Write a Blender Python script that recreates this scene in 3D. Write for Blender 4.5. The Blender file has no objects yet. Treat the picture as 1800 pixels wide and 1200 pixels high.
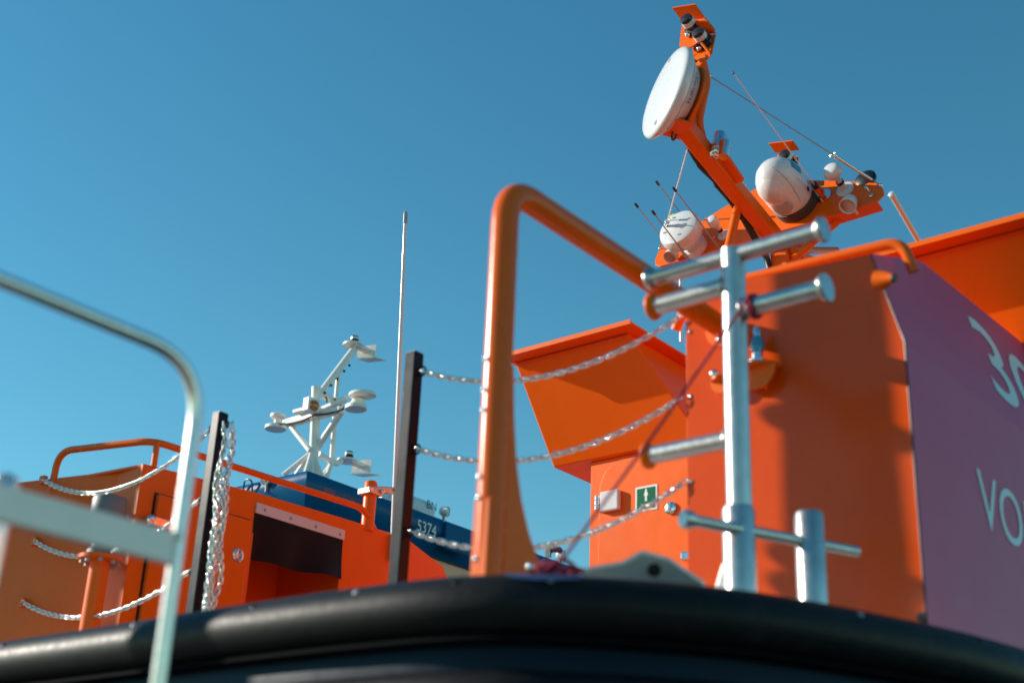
import bpy, bmesh, math, random
from mathutils import Vector, Matrix
random.seed(7)
V = Vector
sc = bpy.context.scene
COL = sc.collection

# ------------------------------------------------------------------ camera
# World axes: X runs along the boat, Y across it, Z up; the photographer stands on the quay at X = Y = 0.
EYE = V((0, 0, 1.6)); FPX = 2400.0
_up = V((250, -5600, 2400)).normalized()
_u = V((2108, 1123, 2400)); _u = (_u - _up * _u.dot(_up)).normalized()
_v = _up.cross(_u)
RIGHT = V((_u.x, _v.x, _up.x)); DOWN = V((_u.y, _v.y, _up.y)); FWD = V((_u.z, _v.z, _up.z))
cam = bpy.data.cameras.new('camera'); camo = bpy.data.objects.new('camera', cam); COL.objects.link(camo)
cam.sensor_width = 36; cam.lens = FPX / 1800 * 36; cam.clip_start = 0.05; cam.clip_end = 9000
camo.matrix_world = Matrix(((RIGHT.x, -DOWN.x, -FWD.x, EYE.x), (RIGHT.y, -DOWN.y, -FWD.y, EYE.y), (RIGHT.z, -DOWN.z, -FWD.z, EYE.z), (0, 0, 0, 1)))
cam.dof.use_dof = True; cam.dof.focus_distance = 11.8; cam.dof.aperture_fstop = 1.5; cam.dof.aperture_blades = 9
sc.camera = camo

# ------------------------------------------------------------------ light
SUN = V((-0.42, 0.86, 0.41)).normalized()           # direction towards the sun
w = bpy.data.worlds.new('World'); sc.world = w; w.use_nodes = True
nt = w.node_tree; bg = nt.nodes['Background']
sky = nt.nodes.new('ShaderNodeTexSky'); sky.sky_type = 'NISHITA'; sky.sun_disc = False
sky.sun_elevation = math.asin(SUN.z); sky.sun_rotation = math.atan2(SUN.x, SUN.y)
sky.altitude = 0; sky.air_density = 1.05; sky.dust_density = 0.0; sky.ozone_density = 3.0
hs_ = nt.nodes.new('ShaderNodeHueSaturation'); hs_.inputs['Saturation'].default_value = 1.25
tn = nt.nodes.new('ShaderNodeMix'); tn.data_type = 'RGBA'; tn.blend_type = 'MULTIPLY'; tn.inputs[0].default_value = 1; tn.inputs[7].default_value = (1.15, 1.40, 1.05, 1)
nt.links.new(sky.outputs[0], hs_.inputs['Color']); nt.links.new(hs_.outputs[0], tn.inputs[6]); nt.links.new(tn.outputs[2], bg.inputs[0]); bg.inputs[1].default_value = 0.112
sl = bpy.data.lights.new('sun', 'SUN'); sl.energy = 5.0; sl.angle = math.radians(0.3); sl.color = (1, 0.93, 0.82)
so = bpy.data.objects.new('sun', sl); COL.objects.link(so); so.rotation_euler = SUN.to_track_quat('Z', 'Y').to_euler()
vs = sc.view_settings; vs.view_transform = 'Standard'; vs.look = 'None'; vs.exposure = 0.27; vs.gamma = 1.0; vs.use_curve_mapping = False

# ------------------------------------------------------------------ survey helpers: sight line of a picture point, cut by a plane of the place
def sight(px, py): return RIGHT * ((px - 900) / FPX) + DOWN * ((py - 600) / FPX) + FWD
def at(px, py, d): return EYE + sight(px, py) * d
def on_u(px, py, U): r = sight(px, py); return EYE + r * (U / r.x)
def on_v(px, py, Y): r = sight(px, py); return EYE + r * (Y / r.y)
def on_z(px, py, Z): r = sight(px, py); return EYE + r * ((Z - EYE.z) / r.z)
def on_p(px, py, p0, n): r = sight(px, py); return EYE + r * ((p0 - EYE).dot(n) / r.dot(n))

# ------------------------------------------------------------------ materials
def mat(name, col, rough=0.5, metal=0.0, coat=0.0, var=0.08, scale=3.0, bump=0.0, bscale=60.0, rvar=0.1, spec=0.5, trans=0.0, dirt=0.0, wear=None):
    m = bpy.data.materials.new(name); m.use_nodes = True
    t = m.node_tree; N = t.nodes; L = t.links; p = N['Principled BSDF']
    tc = N.new('ShaderNodeTexCoord')
    no = N.new('ShaderNodeTexNoise'); no.inputs['Scale'].default_value = scale; no.inputs['Detail'].default_value = 6
    L.new(tc.outputs['Object'], no.inputs['Vector'])
    mx = N.new('ShaderNodeMix'); mx.data_type = 'RGBA'
    c = V(col)
    mx.inputs[6].default_value = (*(c * (1 - var)), 1); mx.inputs[7].default_value = (*(c * (1 + var)), 1)
    L.new(no.outputs[0], mx.inputs[0])
    out = mx.outputs[2]
    if dirt:
        n2 = N.new('ShaderNodeTexNoise'); n2.inputs['Scale'].default_value = 14; n2.inputs['Detail'].default_value = 8; n2.inputs['Roughness'].default_value = 0.7
        mp = N.new('ShaderNodeMapping'); mp.inputs['Scale'].default_value = (1, 1, 0.16)
        L.new(tc.outputs['Object'], mp.inputs[0]); L.new(mp.outputs[0], n2.inputs['Vector'])
        mr = N.new('ShaderNodeMapRange'); mr.inputs[1].default_value = 0.55; mr.inputs[2].default_value = 0.8; mr.inputs[3].default_value = 0; mr.inputs[4].default_value = dirt
        L.new(n2.outputs[0], mr.inputs[0])
        m2 = N.new('ShaderNodeMix'); m2.data_type = 'RGBA'; m2.inputs[7].default_value = (*(V(wear) if wear else c * 0.55 + V((0.012, 0.012, 0.012))), 1)
        L.new(mr.outputs[0], m2.inputs[0]); L.new(out, m2.inputs[6]); out = m2.outputs[2]
    L.new(out, p.inputs['Base Color'])
    mr = N.new('ShaderNodeMapRange'); mr.inputs[3].default_value = max(0.02, rough - rvar); mr.inputs[4].default_value = min(1, rough + rvar)
    n3 = N.new('ShaderNodeTexNoise'); n3.inputs['Scale'].default_value = scale * 4; n3.inputs['Detail'].default_value = 5
    L.new(tc.outputs['Object'], n3.inputs['Vector']); L.new(n3.outputs[0], mr.inputs[0]); L.new(mr.outputs[0], p.inputs['Roughness'])
    p.inputs['Metallic'].default_value = metal; p.inputs['Specular IOR Level'].default_value = spec
    p.inputs['Coat Weight'].default_value = coat; p.inputs['Coat Roughness'].default_value = 0.06
    p.inputs['Transmission Weight'].default_value = trans
    if bump:
        nb = N.new('ShaderNodeTexNoise'); nb.inputs['Scale'].default_value = bscale; nb.inputs['Detail'].default_value = 3
        L.new(tc.outputs['Object'], nb.inputs['Vector'])
        b = N.new('ShaderNodeBump'); b.inputs['Strength'].default_value = bump; b.inputs['Distance'].default_value = 0.004
        L.new(nb.outputs[0], b.inputs['Height']); L.new(b.outputs[0], p.inputs['Normal'])
    return m
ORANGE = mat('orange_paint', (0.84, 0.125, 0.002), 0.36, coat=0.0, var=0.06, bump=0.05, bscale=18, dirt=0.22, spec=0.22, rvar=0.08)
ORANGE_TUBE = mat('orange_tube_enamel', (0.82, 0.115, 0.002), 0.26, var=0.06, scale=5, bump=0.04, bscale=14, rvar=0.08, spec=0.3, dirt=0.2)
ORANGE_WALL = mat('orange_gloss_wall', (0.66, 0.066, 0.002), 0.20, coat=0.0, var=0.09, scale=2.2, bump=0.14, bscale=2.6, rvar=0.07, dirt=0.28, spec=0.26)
PINK = mat('signal_red_side', (0.66, 0.098, 0.20), 0.42, coat=0.03, var=0.08, bump=0.08, bscale=3, dirt=0.12, rvar=0.06, spec=0.12)
LETTER = mat('white_lettering', (0.72, 0.74, 0.75), 0.4, var=0.03)
GALV = mat('galvanised_steel', (0.53, 0.51, 0.495), 0.34, metal=0.97, var=0.30, scale=14, bump=0.06, bscale=90, rvar=0.12)
CHROME = mat('stainless', (0.72, 0.73, 0.74), 0.16, metal=1.0, var=0.05, scale=20)
CHAIN = mat('chain_steel', (0.70, 0.68, 0.65), 0.13, metal=1.0, var=0.1, scale=40)
ALU = mat('cast_aluminium', (0.62, 0.64, 0.65), 0.42, metal=0.85, var=0.10, scale=14, bump=0.1, bscale=70)
LADDER = mat('brushed_aluminium', (0.78, 0.69, 0.64), 0.30, metal=1.0, var=0.10, scale=18, bump=0.06, bscale=80)
RUBBER = mat('black_rubber', (0.008, 0.008, 0.009), 0.48, var=0.4, scale=9, bump=0.2, bscale=30, rvar=0.12, spec=0.18, dirt=0.5, wear=(0.035, 0.034, 0.032))
BLACK = mat('black_powder_coat', (0.008, 0.010, 0.014), 0.30, var=0.2, bump=0.03, spec=0.14, rvar=0.06)
BLACKPL = mat('black_plastic', (0.012, 0.012, 0.014), 0.4, var=0.2)
CURTAIN = mat('black_curtain', (0.006, 0.007, 0.009), 0.5, var=0.3, scale=6, bump=0.3, bscale=12, spec=0.12)
WHITE = mat('white_gelcoat', (0.66, 0.655, 0.65), 0.28, coat=0.3, var=0.03, scale=6, dirt=0.06)
WHITEP = mat('white_mast_paint', (0.84, 0.79, 0.72), 0.4, var=0.04, scale=5, dirt=0.12)
GREY = mat('grey_foam_collar', (0.055, 0.045, 0.045), 0.6, var=0.2, scale=10, bump=0.3, bscale=60)
PALEGREY = mat('pale_grey_steel', (0.30, 0.31, 0.33), 0.45, var=0.12, scale=10, dirt=0.3)
SCOOP = mat('grey_scoop', (0.42, 0.40, 0.37), 0.5, var=0.05)  # one even grey for the turret scoop
GLASSB = mat('blue_lens_glass', (0.02, 0.22, 0.36), 0.08, coat=1.0, var=0.05)
AMBER = mat('amber_lens', (0.35, 0.11, 0.01), 0.12, coat=1, var=0.1)
LAMPFACE = mat('lamp_reflector', (0.86, 0.78, 0.72), 0.12, metal=0.9, var=0.06, scale=30)
YELLOW = mat('yellow_cap', (0.78, 0.62, 0.05), 0.4, var=0.05)
BLUE = mat('blue_boat_paint', (0.002, 0.080, 0.20), 0.2, coat=0.0, var=0.06, scale=2, dirt=0.06, spec=0.12, rvar=0.05)
NAVY = mat('navy_hull_paint', (0.003, 0.011, 0.024), 0.35, coat=0.0, var=0.15, scale=4, dirt=0.2, spec=0.12)
CREAM_WARMED = mat('cream_with_reflection_tint', (0.85, 0.36, 0.16), 0.35, coat=0.3, var=0.05)  # orange reflected off the neighbouring boat is put into this cream
MAROON = mat('dark_red_print', (0.24, 0.010, 0.045), 0.4, var=0.1)
GREEN = mat('safety_green', (0.002, 0.13, 0.06), 0.6, var=0.04, spec=0.1)
BLUEPRINT = mat('blue_print', (0.02, 0.06, 0.22), 0.4, var=0.04)
ROPE = mat('crimson_rope', (0.34, 0.016, 0.055), 0.8, var=0.3, scale=60, bump=0.5, bscale=140)
BLUEROPE = mat('blue_webbing', (0.010, 0.050, 0.14), 0.8, var=0.25, scale=60, bump=0.5, bscale=140)
DECK = mat('grey_deck_paint', (0.52, 0.50, 0.46), 0.7, var=0.12, scale=4, bump=0.4, bscale=80)
CONC = mat('quay_concrete', (0.14, 0.13, 0.12), 0.85, var=0.2, scale=3, bump=0.5, bscale=20)
WATER = mat('harbour_water', (0.012, 0.035, 0.045), 0.08, var=0.2, scale=0.3, bump=1.0, bscale=1.2)
WOOD = mat('tarred_timber', (0.07, 0.055, 0.04), 0.8, var=0.4, scale=8, bump=0.6, bscale=30)

# ------------------------------------------------------------------ shapes: each returns (verts, faces)
def box(c, s, ax=None):
    c = V(c); a = ax or (V((1, 0, 0)), V((0, 1, 0)), V((0, 0, 1)))
    vs_ = [c + a[0] * (s[0] / 2 * i) + a[1] * (s[1] / 2 * j) + a[2] * (s[2] / 2 * k) for i in (-1, 1) for j in (-1, 1) for k in (-1, 1)]
    return vs_, [(0, 1, 3, 2), (4, 6, 7, 5), (0, 4, 5, 1), (2, 3, 7, 6), (0, 2, 6, 4), (1, 5, 7, 3)]
def span(a, b):
    a = V(a); b = V(b); return box((a + b) / 2, [abs(b[i] - a[i]) for i in range(3)])
def frame_of(t, ref=None):
    t = t.normalized(); r = V(ref) if ref is not None else (V((0, 0, 1)) if abs(t.z) < 0.9 else V((1, 0, 0)))
    x = r.cross(t)
    if x.length < 1e-5: x = V((1, 0.3, 0.2)).cross(t)
    x.normalize(); return x, t.cross(x)
def beam(a, b, wd, ht, ref=None):
    a = V(a); b = V(b); x, y = frame_of(b - a, ref)
    return box((a + b) / 2, (wd, ht, (b - a).length), (x, y, (b - a).normalized()))
def tube(pts, r, n=14, caps=True):
    pts = [V(p) for p in pts]; k = len(pts); rs = r if isinstance(r, (list, tuple)) else [r] * k
    T = []
    for i in range(k):
        t = (pts[min(i + 1, k - 1)] - pts[i]).normalized() + (pts[i] - pts[max(i - 1, 0)]).normalized()
        T.append(t.normalized())
    x, y = frame_of(T[0]); vs_ = []; fs = []
    for i in range(k):
        if i:
            x = (x - T[i] * x.dot(T[i])).normalized(); y = T[i].cross(x)
        for j in range(n):
            a = 2 * math.pi * j / n; vs_.append(pts[i] + (x * math.cos(a) + y * math.sin(a)) * rs[i])
    for i in range(k - 1):
        for j in range(n):
            q = (j + 1) % n; fs.append((i * n + j, i * n + q, (i + 1) * n + q, (i + 1) * n + j))
    if caps:
        fs.append(tuple(reversed(range(n)))); fs.append(tuple((k - 1) * n + j for j in range(n)))
    return vs_, fs
def fillet(pts, r, n=8):
    pts = [V(p) for p in pts]; out = [pts[0]]
    for i in range(1, len(pts) - 1):
        a = (pts[i - 1] - pts[i]); b = (pts[i + 1] - pts[i]); l = min(r, a.length * 0.49, b.length * 0.49)
        p0 = pts[i] + a.normalized() * l; p1 = pts[i] + b.normalized() * l
        for j in range(n + 1):
            t = j / n; out.append(p0 * (1 - t) ** 2 + pts[i] * (2 * t * (1 - t)) + p1 * t * t)
    out.append(pts[-1]); return out
def smooth_path(pts, n=10):
    pts = [V(p) for p in pts]; out = []
    for i in range(len(pts) - 1):
        p0 = pts[max(i - 1, 0)]; p1 = pts[i]; p2 = pts[i + 1]; p3 = pts[min(i + 2, len(pts) - 1)]
        for j in range(n):
            t = j / n
            out.append(0.5 * ((2 * p1) + (p2 - p0) * t + (2 * p0 - 5 * p1 + 4 * p2 - p3) * t * t + (3 * p1 - p0 - 3 * p2 + p3) * t ** 3))
    out.append(pts[-1]); return out
def lathe(o, axis, prof, n=28, ref=None):
    o = V(o); t = V(axis).normalized(); x, y = frame_of(t, ref); vs_ = []; fs = []; rings = []
    for h, r in prof:
        if r < 1e-6: rings.append([len(vs_)]); vs_.append(o + t * h)
        else:
            rings.append(list(range(len(vs_), len(vs_) + n)))
            for j in range(n):
                a = 2 * math.pi * j / n; vs_.append(o + t * h + (x * math.cos(a) + y * math.sin(a)) * r)
    for A, B in zip(rings, rings[1:]):
        for j in range(n):
            q = (j + 1) % n
            if len(A) == 1 and len(B) == 1: continue
            if len(A) == 1: fs.append((A[0], B[q], B[j]))
            elif len(B) == 1: fs.append((A[j], A[q], B[0]))
            else: fs.append((A[j], A[q], B[q], B[j]))
    if len(rings[0]) > 1: fs.append(tuple(reversed(rings[0])))
    if len(rings[-1]) > 1: fs.append(tuple(rings[-1]))
    return vs_, fs
def prism(poly, vec):
    poly = [V(p) for p in poly]; vec = V(vec); n = len(poly)
    return poly + [p + vec for p in poly], [tuple(range(n)), tuple(reversed(range(n, 2 * n)))] + [(i, i + n, (i + 1) % n + n, (i + 1) % n) for i in range(n)]
def join(*vfs):
    vs_ = []; fs = []
    for a, b in vfs:
        k = len(vs_); vs_ += list(a); fs += [tuple(i + k for i in f) for f in b]
    return vs_, fs
def ball(c, r, n=24, k=12):
    return lathe(c, (0, 0, 1), [(-r * math.cos(math.pi * i / k), r * math.sin(math.pi * i / k)) for i in range(k + 1)], n)

# ------------------------------------------------------------------ objects
def make(name, vf, m, parent=None, bevel=0.0, smooth=True, loc=None, seg=2):
    base = V(parent['base']) if parent is not None and 'base' in parent else (V(loc) if loc is not None else None)
    vs_, fs = vf
    if base is None:
        base = V((sum(p[0] for p in vs_) / len(vs_), sum(p[1] for p in vs_) / len(vs_), min(p[2] for p in vs_)))
    me = bpy.data.meshes.new(name); bm = bmesh.new()
    bv = [bm.verts.new(V(p) - base) for p in vs_]
    for f in fs:
        try: bm.faces.new([bv[i] for i in f])
        except ValueError: pass
    bmesh.ops.recalc_face_normals(bm, faces=bm.faces)
    if bevel:
        es = [e for e in bm.edges if len(e.link_faces) == 2 and e.calc_face_angle(0) > 0.5]
        bmesh.ops.bevel(bm, geom=es, offset=bevel, segments=seg, affect='EDGES', profile=0.5)
    for e in bm.edges:
        e.smooth = not (len(e.link_faces) == 2 and e.calc_face_angle(0) > 0.7)
    for f in bm.faces: f.smooth = smooth and not bevel
    bm.to_mesh(me); bm.free(); me.materials.append(m)
    o = bpy.data.objects.new(name, me); COL.objects.link(o)
    if parent is not None: o.parent = parent
    else: o.location = base
    o['base'] = tuple(base)
    return o
def tag(o, label=None, cat=None, group=None, kind=None):
    if label: o['label'] = label
    if cat: o['category'] = cat
    if group: o['group'] = group
    if kind: o['kind'] = kind
    return o
def thing(name, label, cat, base, group=None):
    o = bpy.data.objects.new(name, None); COL.objects.link(o); o.location = V(base); o['base'] = tuple(V(base)); o.empty_display_size = 0.1
    return tag(o, label, cat, group)
def text_vf(body, o, ax, ay, width=None, height=None, lift=0.002, shear=0.0, thin=0.0):
    """flat lettering: lower left at o, reading along ax, upright along ay"""
    cu = bpy.data.curves.new('t', 'FONT'); cu.body = body; cu.size = 1; cu.extrude = 0.0; cu.offset = thin; cu.resolution_u = 4; cu.shear = shear
    ob = bpy.data.objects.new('t', cu); COL.objects.link(ob)
    dg = bpy.context.evaluated_depsgraph_get(); me = bpy.data.meshes.new_from_object(ob.evaluated_get(dg))
    co = [v.co.copy() for v in me.vertices]; fs = [tuple(p.vertices) for p in me.polygons]
    bpy.data.objects.remove(ob); bpy.data.meshes.remove(me); bpy.data.curves.remove(cu)
    x0 = min(c.x for c in co); x1 = max(c.x for c in co); y0 = min(c.y for c in co); y1 = max(c.y for c in co)
    sy = height / (y1 - y0); sx = width / (x1 - x0) if width else sy
    ax = V(ax).normalized(); ay = V(ay).normalized(); nn = ax.cross(ay)
    return [V(o) + ax * ((c.x - x0) * sx) + ay * ((c.y - y0) * sy) + nn * lift for c in co], fs

# ================================================================== SETTING
tag(make('water', ([V((-4000, -4000, 0)), V((4000, -4000, 0)), V((4000, 4000, 0)), V((-4000, 4000, 0))], [(0, 1, 2, 3)]), WATER, loc=(0, 0, 0)), kind='structure')
tag(make('quay', span((-14, -40, -2), (2.35, 60, 0.10)), CONC, bevel=0.02), kind='structure')

# ================================================================== ORANGE BOAT: hull, fender, deck
FZ = 2.46
plan = [(16, 8.36), (9, 8.36), (5.2, 8.25), (4.0, 7.95), (3.3, 7.3), (3.02, 6.4), (2.98, 5.4), (2.98, 4.4), (2.975, 3.6), (2.985, 3.05), (3.03, 2.64), (3.17, 2.37), (3.55, 2.03), (4.17, 1.77), (4.77, 1.625), (5.8, 1.50), (8, 1.44), (16, 1.42)]
plan = smooth_path([V((a, b, 0)) for a, b in plan], 8)
def sweep(prof, closed=True):
    vs_ = []; fs = []; k = len(prof); n = len(plan)
    for i, p in enumerate(plan):
        t = (plan[min(i + 1, n - 1)] - plan[max(i - 1, 0)]).normalized(); out = V((t.y, -t.x, 0))
        if out.dot(V((8, 5, 0)) - p) > 0: out = -out
        for a, z in prof: vs_.append(p + out * a + V((0, 0, z)))
    for i in range(n - 1):
        for j in range(k if closed else k - 1):
            q = (j + 1) % k; fs.append((i * k + j, i * k + q, (i + 1) * k + q, (i + 1) * k + j))
    return vs_, fs
boat = thing('rescue_boat', 'orange work boat hull with fat black rubber fender curving across the foreground', 'boat', (8, 5, 0))
R = 0.092
make('rubber_fender', sweep([(R * math.cos(a), FZ + R * math.sin(a)) for a in [2 * math.pi * i / 20 for i in range(20)]]), RUBBER, boat)
make('fender_retaining_strip', sweep([(0.035, FZ - 0.088), (0.062, FZ - 0.098), (0.062, FZ - 0.108), (0.03, FZ - 0.116), (-0.02, FZ - 0.10)]), mat('black_alloy_strip', (0.006, 0.006, 0.007), 0.8, spec=0.03), boat)
hull = make('hull', sweep([(-0.09, FZ + 0.03), (0.0, FZ - 0.06), (0.018, FZ - 0.115), (0.012, FZ - 0.30), (-0.06, 1.2), (-0.35, -0.6)], False), NAVY, boat)
make('lower_fender', sweep([(0.012 + 0.06 * math.cos(a) * 0.9, FZ - 0.27 + 0.085 * math.sin(a)) for a in [2 * math.pi * i / 14 for i in range(14)]]), RUBBER, boat)
dk = [p + V((0, 0, FZ + 0.05)) for p in plan[::2]]
make('deck', prism([V((p.x + (0.08 if p.x < 4 else 0), p.y + (0.08 if p.y < 4 else -0.08), p.z)) for p in dk], (0, 0, -0.05)), DECK, boat)
for i, p in enumerate(plan):                       # fender bolts
    if i % 7 == 3 and 2.9 < p.x < 6 and p.y < 7.5:
        t = (plan[i + 1] - plan[i - 1]).normalized(); out = V((t.y, -t.x, 0)); out = -out if out.dot(V((8, 5, 0)) - p) > 0 else out
        make('fender_bolt', lathe(p + out * (R * 0.72) + V((0, 0, FZ + R * 0.66)), out * 0.75 + V((0, 0, 0.66)), [(-0.004, 0.011), (0.003, 0.011), (0.006, 0.007), (0.006, 0)], 10), PALEGREY if i % 2 else BLACK, boat)
DZ = FZ + 0.05

# ================================================================== RIGHT LOCKER with the lettering
UW = 4.76
lk = thing('deck_locker', 'tall orange locker behind the galvanised bollard with purple side lettered 30 and VOR', 'locker', (UW + 2, 2.4, DZ))
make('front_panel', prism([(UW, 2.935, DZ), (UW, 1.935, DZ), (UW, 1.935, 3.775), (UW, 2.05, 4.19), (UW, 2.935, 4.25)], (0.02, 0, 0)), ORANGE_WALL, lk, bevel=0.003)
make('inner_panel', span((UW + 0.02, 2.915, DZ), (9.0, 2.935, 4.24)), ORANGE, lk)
LN = V((0, -(4.22 - 3.775), 2.05 - 1.935)).normalized(); LP0 = V((UW, 1.935, 3.775))
LU = V((0, 2.05 - 1.935, 4.22 - 3.775)).normalized()
def lean(u, z): t = (z - 3.775) / LU.z; return V((u, 1.935, 3.775)) + LU * t
side = make('side_panel', prism([(UW + 0.001, 1.935, DZ), (9.0, 1.935, DZ), (9.0, 1.935, 3.86), (UW + 0.001, 1.935, 3.775)], (0, 0.02, 0)), PINK, lk)
up = make('upper_side_panel', prism([lean(UW + 0.001, 3.777), lean(9.0, 3.862), lean(9.0, 4.74), lean(5.48, 4.475), lean(UW + 0.001, 4.19)], -LN * 0.02), PINK, lk)
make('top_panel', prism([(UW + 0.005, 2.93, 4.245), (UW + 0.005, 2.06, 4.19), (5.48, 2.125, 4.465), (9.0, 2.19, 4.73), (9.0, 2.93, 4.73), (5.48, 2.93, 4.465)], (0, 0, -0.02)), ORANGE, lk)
make('corner_seam', tube([(UW + 0.002, 1.934, DZ + 0.02), (UW + 0.002, 1.934, 3.775), (UW + 0.002, 2.049, 4.19)], 0.004, 8), BLACKPL, lk)
make('lettering', text_vf('30', lean(5.90, 3.93) , (1, 0, 0), LU, width=0.88, height=0.46, lift=0.003, thin=0.004), LETTER, up)
make('lettering', text_vf('VOR', V((5.41, 1.935, 3.19)), (1, 0, 0), (0, 0, 1), width=0.74, height=0.25, lift=0.003, thin=0.0), LETTER, side)
RU = 4.97
pr = [on_u(1215, 518, RU), on_u(1310, 491, RU), on_u(1450, 456, RU), on_u(1585, 424, RU)]
pr.append(V((RU + 0.03, pr[-1].y - 0.030, pr[-1].z - 0.14)))
make('handrail', tube(fillet([V((RU + 0.02, pr[0].y + 0.10, pr[0].z - 0.15))] + pr, 0.07), 0.024), ORANGE_TUBE, lk)
# horn cowl on the corner
hc = on_u(1572, 508, UW - 0.03)
make('horn_cowl', lathe(on_u(1552, 492, UW), (-0.35, -0.9, -0.25), [(-0.02, 0.046), (0.01, 0.036), (0.045, 0.022), (0.060, 0.019), (0.061, 0.014), (0.04, 0.011), (0.04, 0)], 18), ORANGE, lk)
make('cowl_mouth', lathe(on_u(1552, 492, UW) + V((-0.35, -0.9, -0.25)).normalized() * 0.058, (-0.35, -0.9, -0.25), [(0, 0.018), (0.010, 0.017), (0.012, 0)], 14), BLACKPL, lk)
for z in (2.80, 3.36, 3.745, 4.05):
    make('edge_bolt', lathe((UW - 0.001, 2.915, z), (-1, 0, 0), [(0, 0.009), (0.005, 0.008), (0.007, 0.004), (0.008, 0)], 10), CHROME, lk)
make('corner_plug', lathe(on_u(1622, 1085, UW), (-1, 0, 0), [(0, 0.02), (0.01, 0.018), (0.012, 0)], 12), BLACKPL, lk)

# lantern shelves on the locker front
for i, (px, py, wd) in enumerate(((1268, 690, 0.05), (1330, 665, 0.09))):
    c = on_u(px, py - 20, UW - 0.055)
    s_ = thing('lantern_shelf', ('small half-round orange shelf peeking out left of the bollard post', 'half-round orange shelf carrying a chrome lantern right of the bollard post')[i], 'shelf', c + V((0, 0, -wd)))
    n = 12; poly = [c + V((0.05 - 0, math.cos(math.pi * k / n) * wd, -math.sin(math.pi * k / n) * wd * 1.1)) for k in range(n + 1)]
    make('back_web', prism([p + V((-0.055, 0, 0)) for p in poly], (0.012, 0, 0)), ORANGE, s_)
    make('shelf_plate', prism([c + V((0.05 - math.sin(math.pi * k / n) * 0.10, math.cos(math.pi * k / n) * wd, 0.0)) for k in range(n + 1)], (0, 0, 0.012)), ORANGE, s_)
    if i == 1:
        l_ = thing('deck_lantern', 'small chrome lantern standing on the half-round orange shelf', 'lamp', c + V((0, -0.01, 0.012)))
        o = c + V((-0.01, -0.012, 0.012))
        make('foot', lathe(o, (0, 0, 1), [(0, 0.035), (0.012, 0.035), (0.016, 0.022), (0.05, 0.02)], 16), CHROME, l_)
        make('lens', lathe(o + V((0, 0, 0.05)), (0, 0, 1), [(0, 0.026), (0.02, 0.030), (0.06, 0.026), (0.065, 0.012)], 16), GLASSB, l_)
        make('cap', lathe(o + V((0, 0, 0.115)), (0, 0, 1), [(0, 0.022), (0.02, 0.022), (0.05, 0.010), (0.055, 0)], 16), CHROME, l_)
    else:
        make('stud', ball(c + V((-0.02, 0.02, 0.03)), 0.022, 14, 8), CHROME, s_)
tag(make('deck_hook', join(lathe(on_u(1265, 597, UW), (-1, 0, 0), [(0, 0.02), (0.01, 0.018)], 12), ball(on_u(1265, 597, UW - 0.03), 0.017, 14, 8), tube([on_u(1265, 597, UW), on_u(1265, 597, UW - 0.03)], 0.008, 8)), CHROME), 'small bright steel knob on the locker front left of the bollard post', 'knob')

# ================================================================== GALVANISED BOLLARD
BU = 3.95; BK = BU / 4.5
def bz(z): return 1.6 + (z - 1.6) * BK
BY0 = 2.54 * BK; TOPZ = bz(4.235)
bol = thing('mooring_bollard', 'tall galvanised cross bollard with round-ended horizontal bars', 'bollard', (BU, BY0, DZ))
make('post', tube([(BU, BY0, DZ), (BU, BY0, TOPZ)], 0.044, 28), GALV, bol)
make('foot_sleeve', tube([(BU, BY0 + 0.004, DZ), (BU, BY0 + 0.004, bz(3.11)), (BU, BY0 + 0.004, bz(3.125))], [0.056, 0.056, 0.050], 28), GALV, bol)
make('base_plate', box((BU + 0.13, BY0 - 0.06, DZ + 0.01), (0.62, 0.30, 0.02)), GALV, bol, bevel=0.004)
def hbar(y0, y1, z, r, capL=True, capR=True, orange=False):
    y0 *= BK; y1 *= BK; z = bz(z); r *= BK
    b = make('bar', tube([(BU, y0, z), (BU, y1, z)], r, 24), GALV, bol)
    for y, s in ((y0, 1), (y1, -1)):
        if (s == 1 and capL) or (s == -1 and capR):
            make('end_cap', lathe((BU, y, z), (0, s, 0), [(-0.022, r * 1.02), (-0.006, r * 1.45), (0.006, r * 1.5), (0.012, r * 1.4), (0.013, 0)], 24), ORANGE if (orange and s == 1) else GALV, b)
    return b
hbar(2.946, 2.134, 4.212, 0.036)
hbar(2.935, 2.52, 4.077, 0.040, True, False, True)
hbar(2.56, 2.135, 3.955, 0.040, False, True)
hbar(2.96, 2.52, 3.407, 0.037, True, False, True)
make('gusset', prism([(BU - 0.01, BY0 + 0.05, DZ), (BU - 0.01, BY0 + 0.17, DZ), (BU - 0.01, BY0 + 0.12, DZ + 0.09), (BU - 0.01, BY0 + 0.05, DZ + 0.28)], (0.02, 0, 0)), GALV, bol, bevel=0.003)
for y_, z_, r_ in ((BY0 + 0.043, 4.077, 0.040), (BY0 - 0.043, 3.955, 0.040), (BY0 + 0.043, 3.407, 0.037)):
    c_ = V((BU, y_, bz(z_))); make('weld_bead', tube([c_ + V((r_ * BK * 1.04 * math.cos(a), 0.006 * math.cos(2 * a) * (1 if y_ < BY0 else -1) + random.uniform(-0.0015, 0.0015), r_ * BK * 1.04 * math.sin(a))) for a in [2 * math.pi * k / 28 for k in range(29)]], 0.0055, 8, False), GALV, bol)
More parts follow.
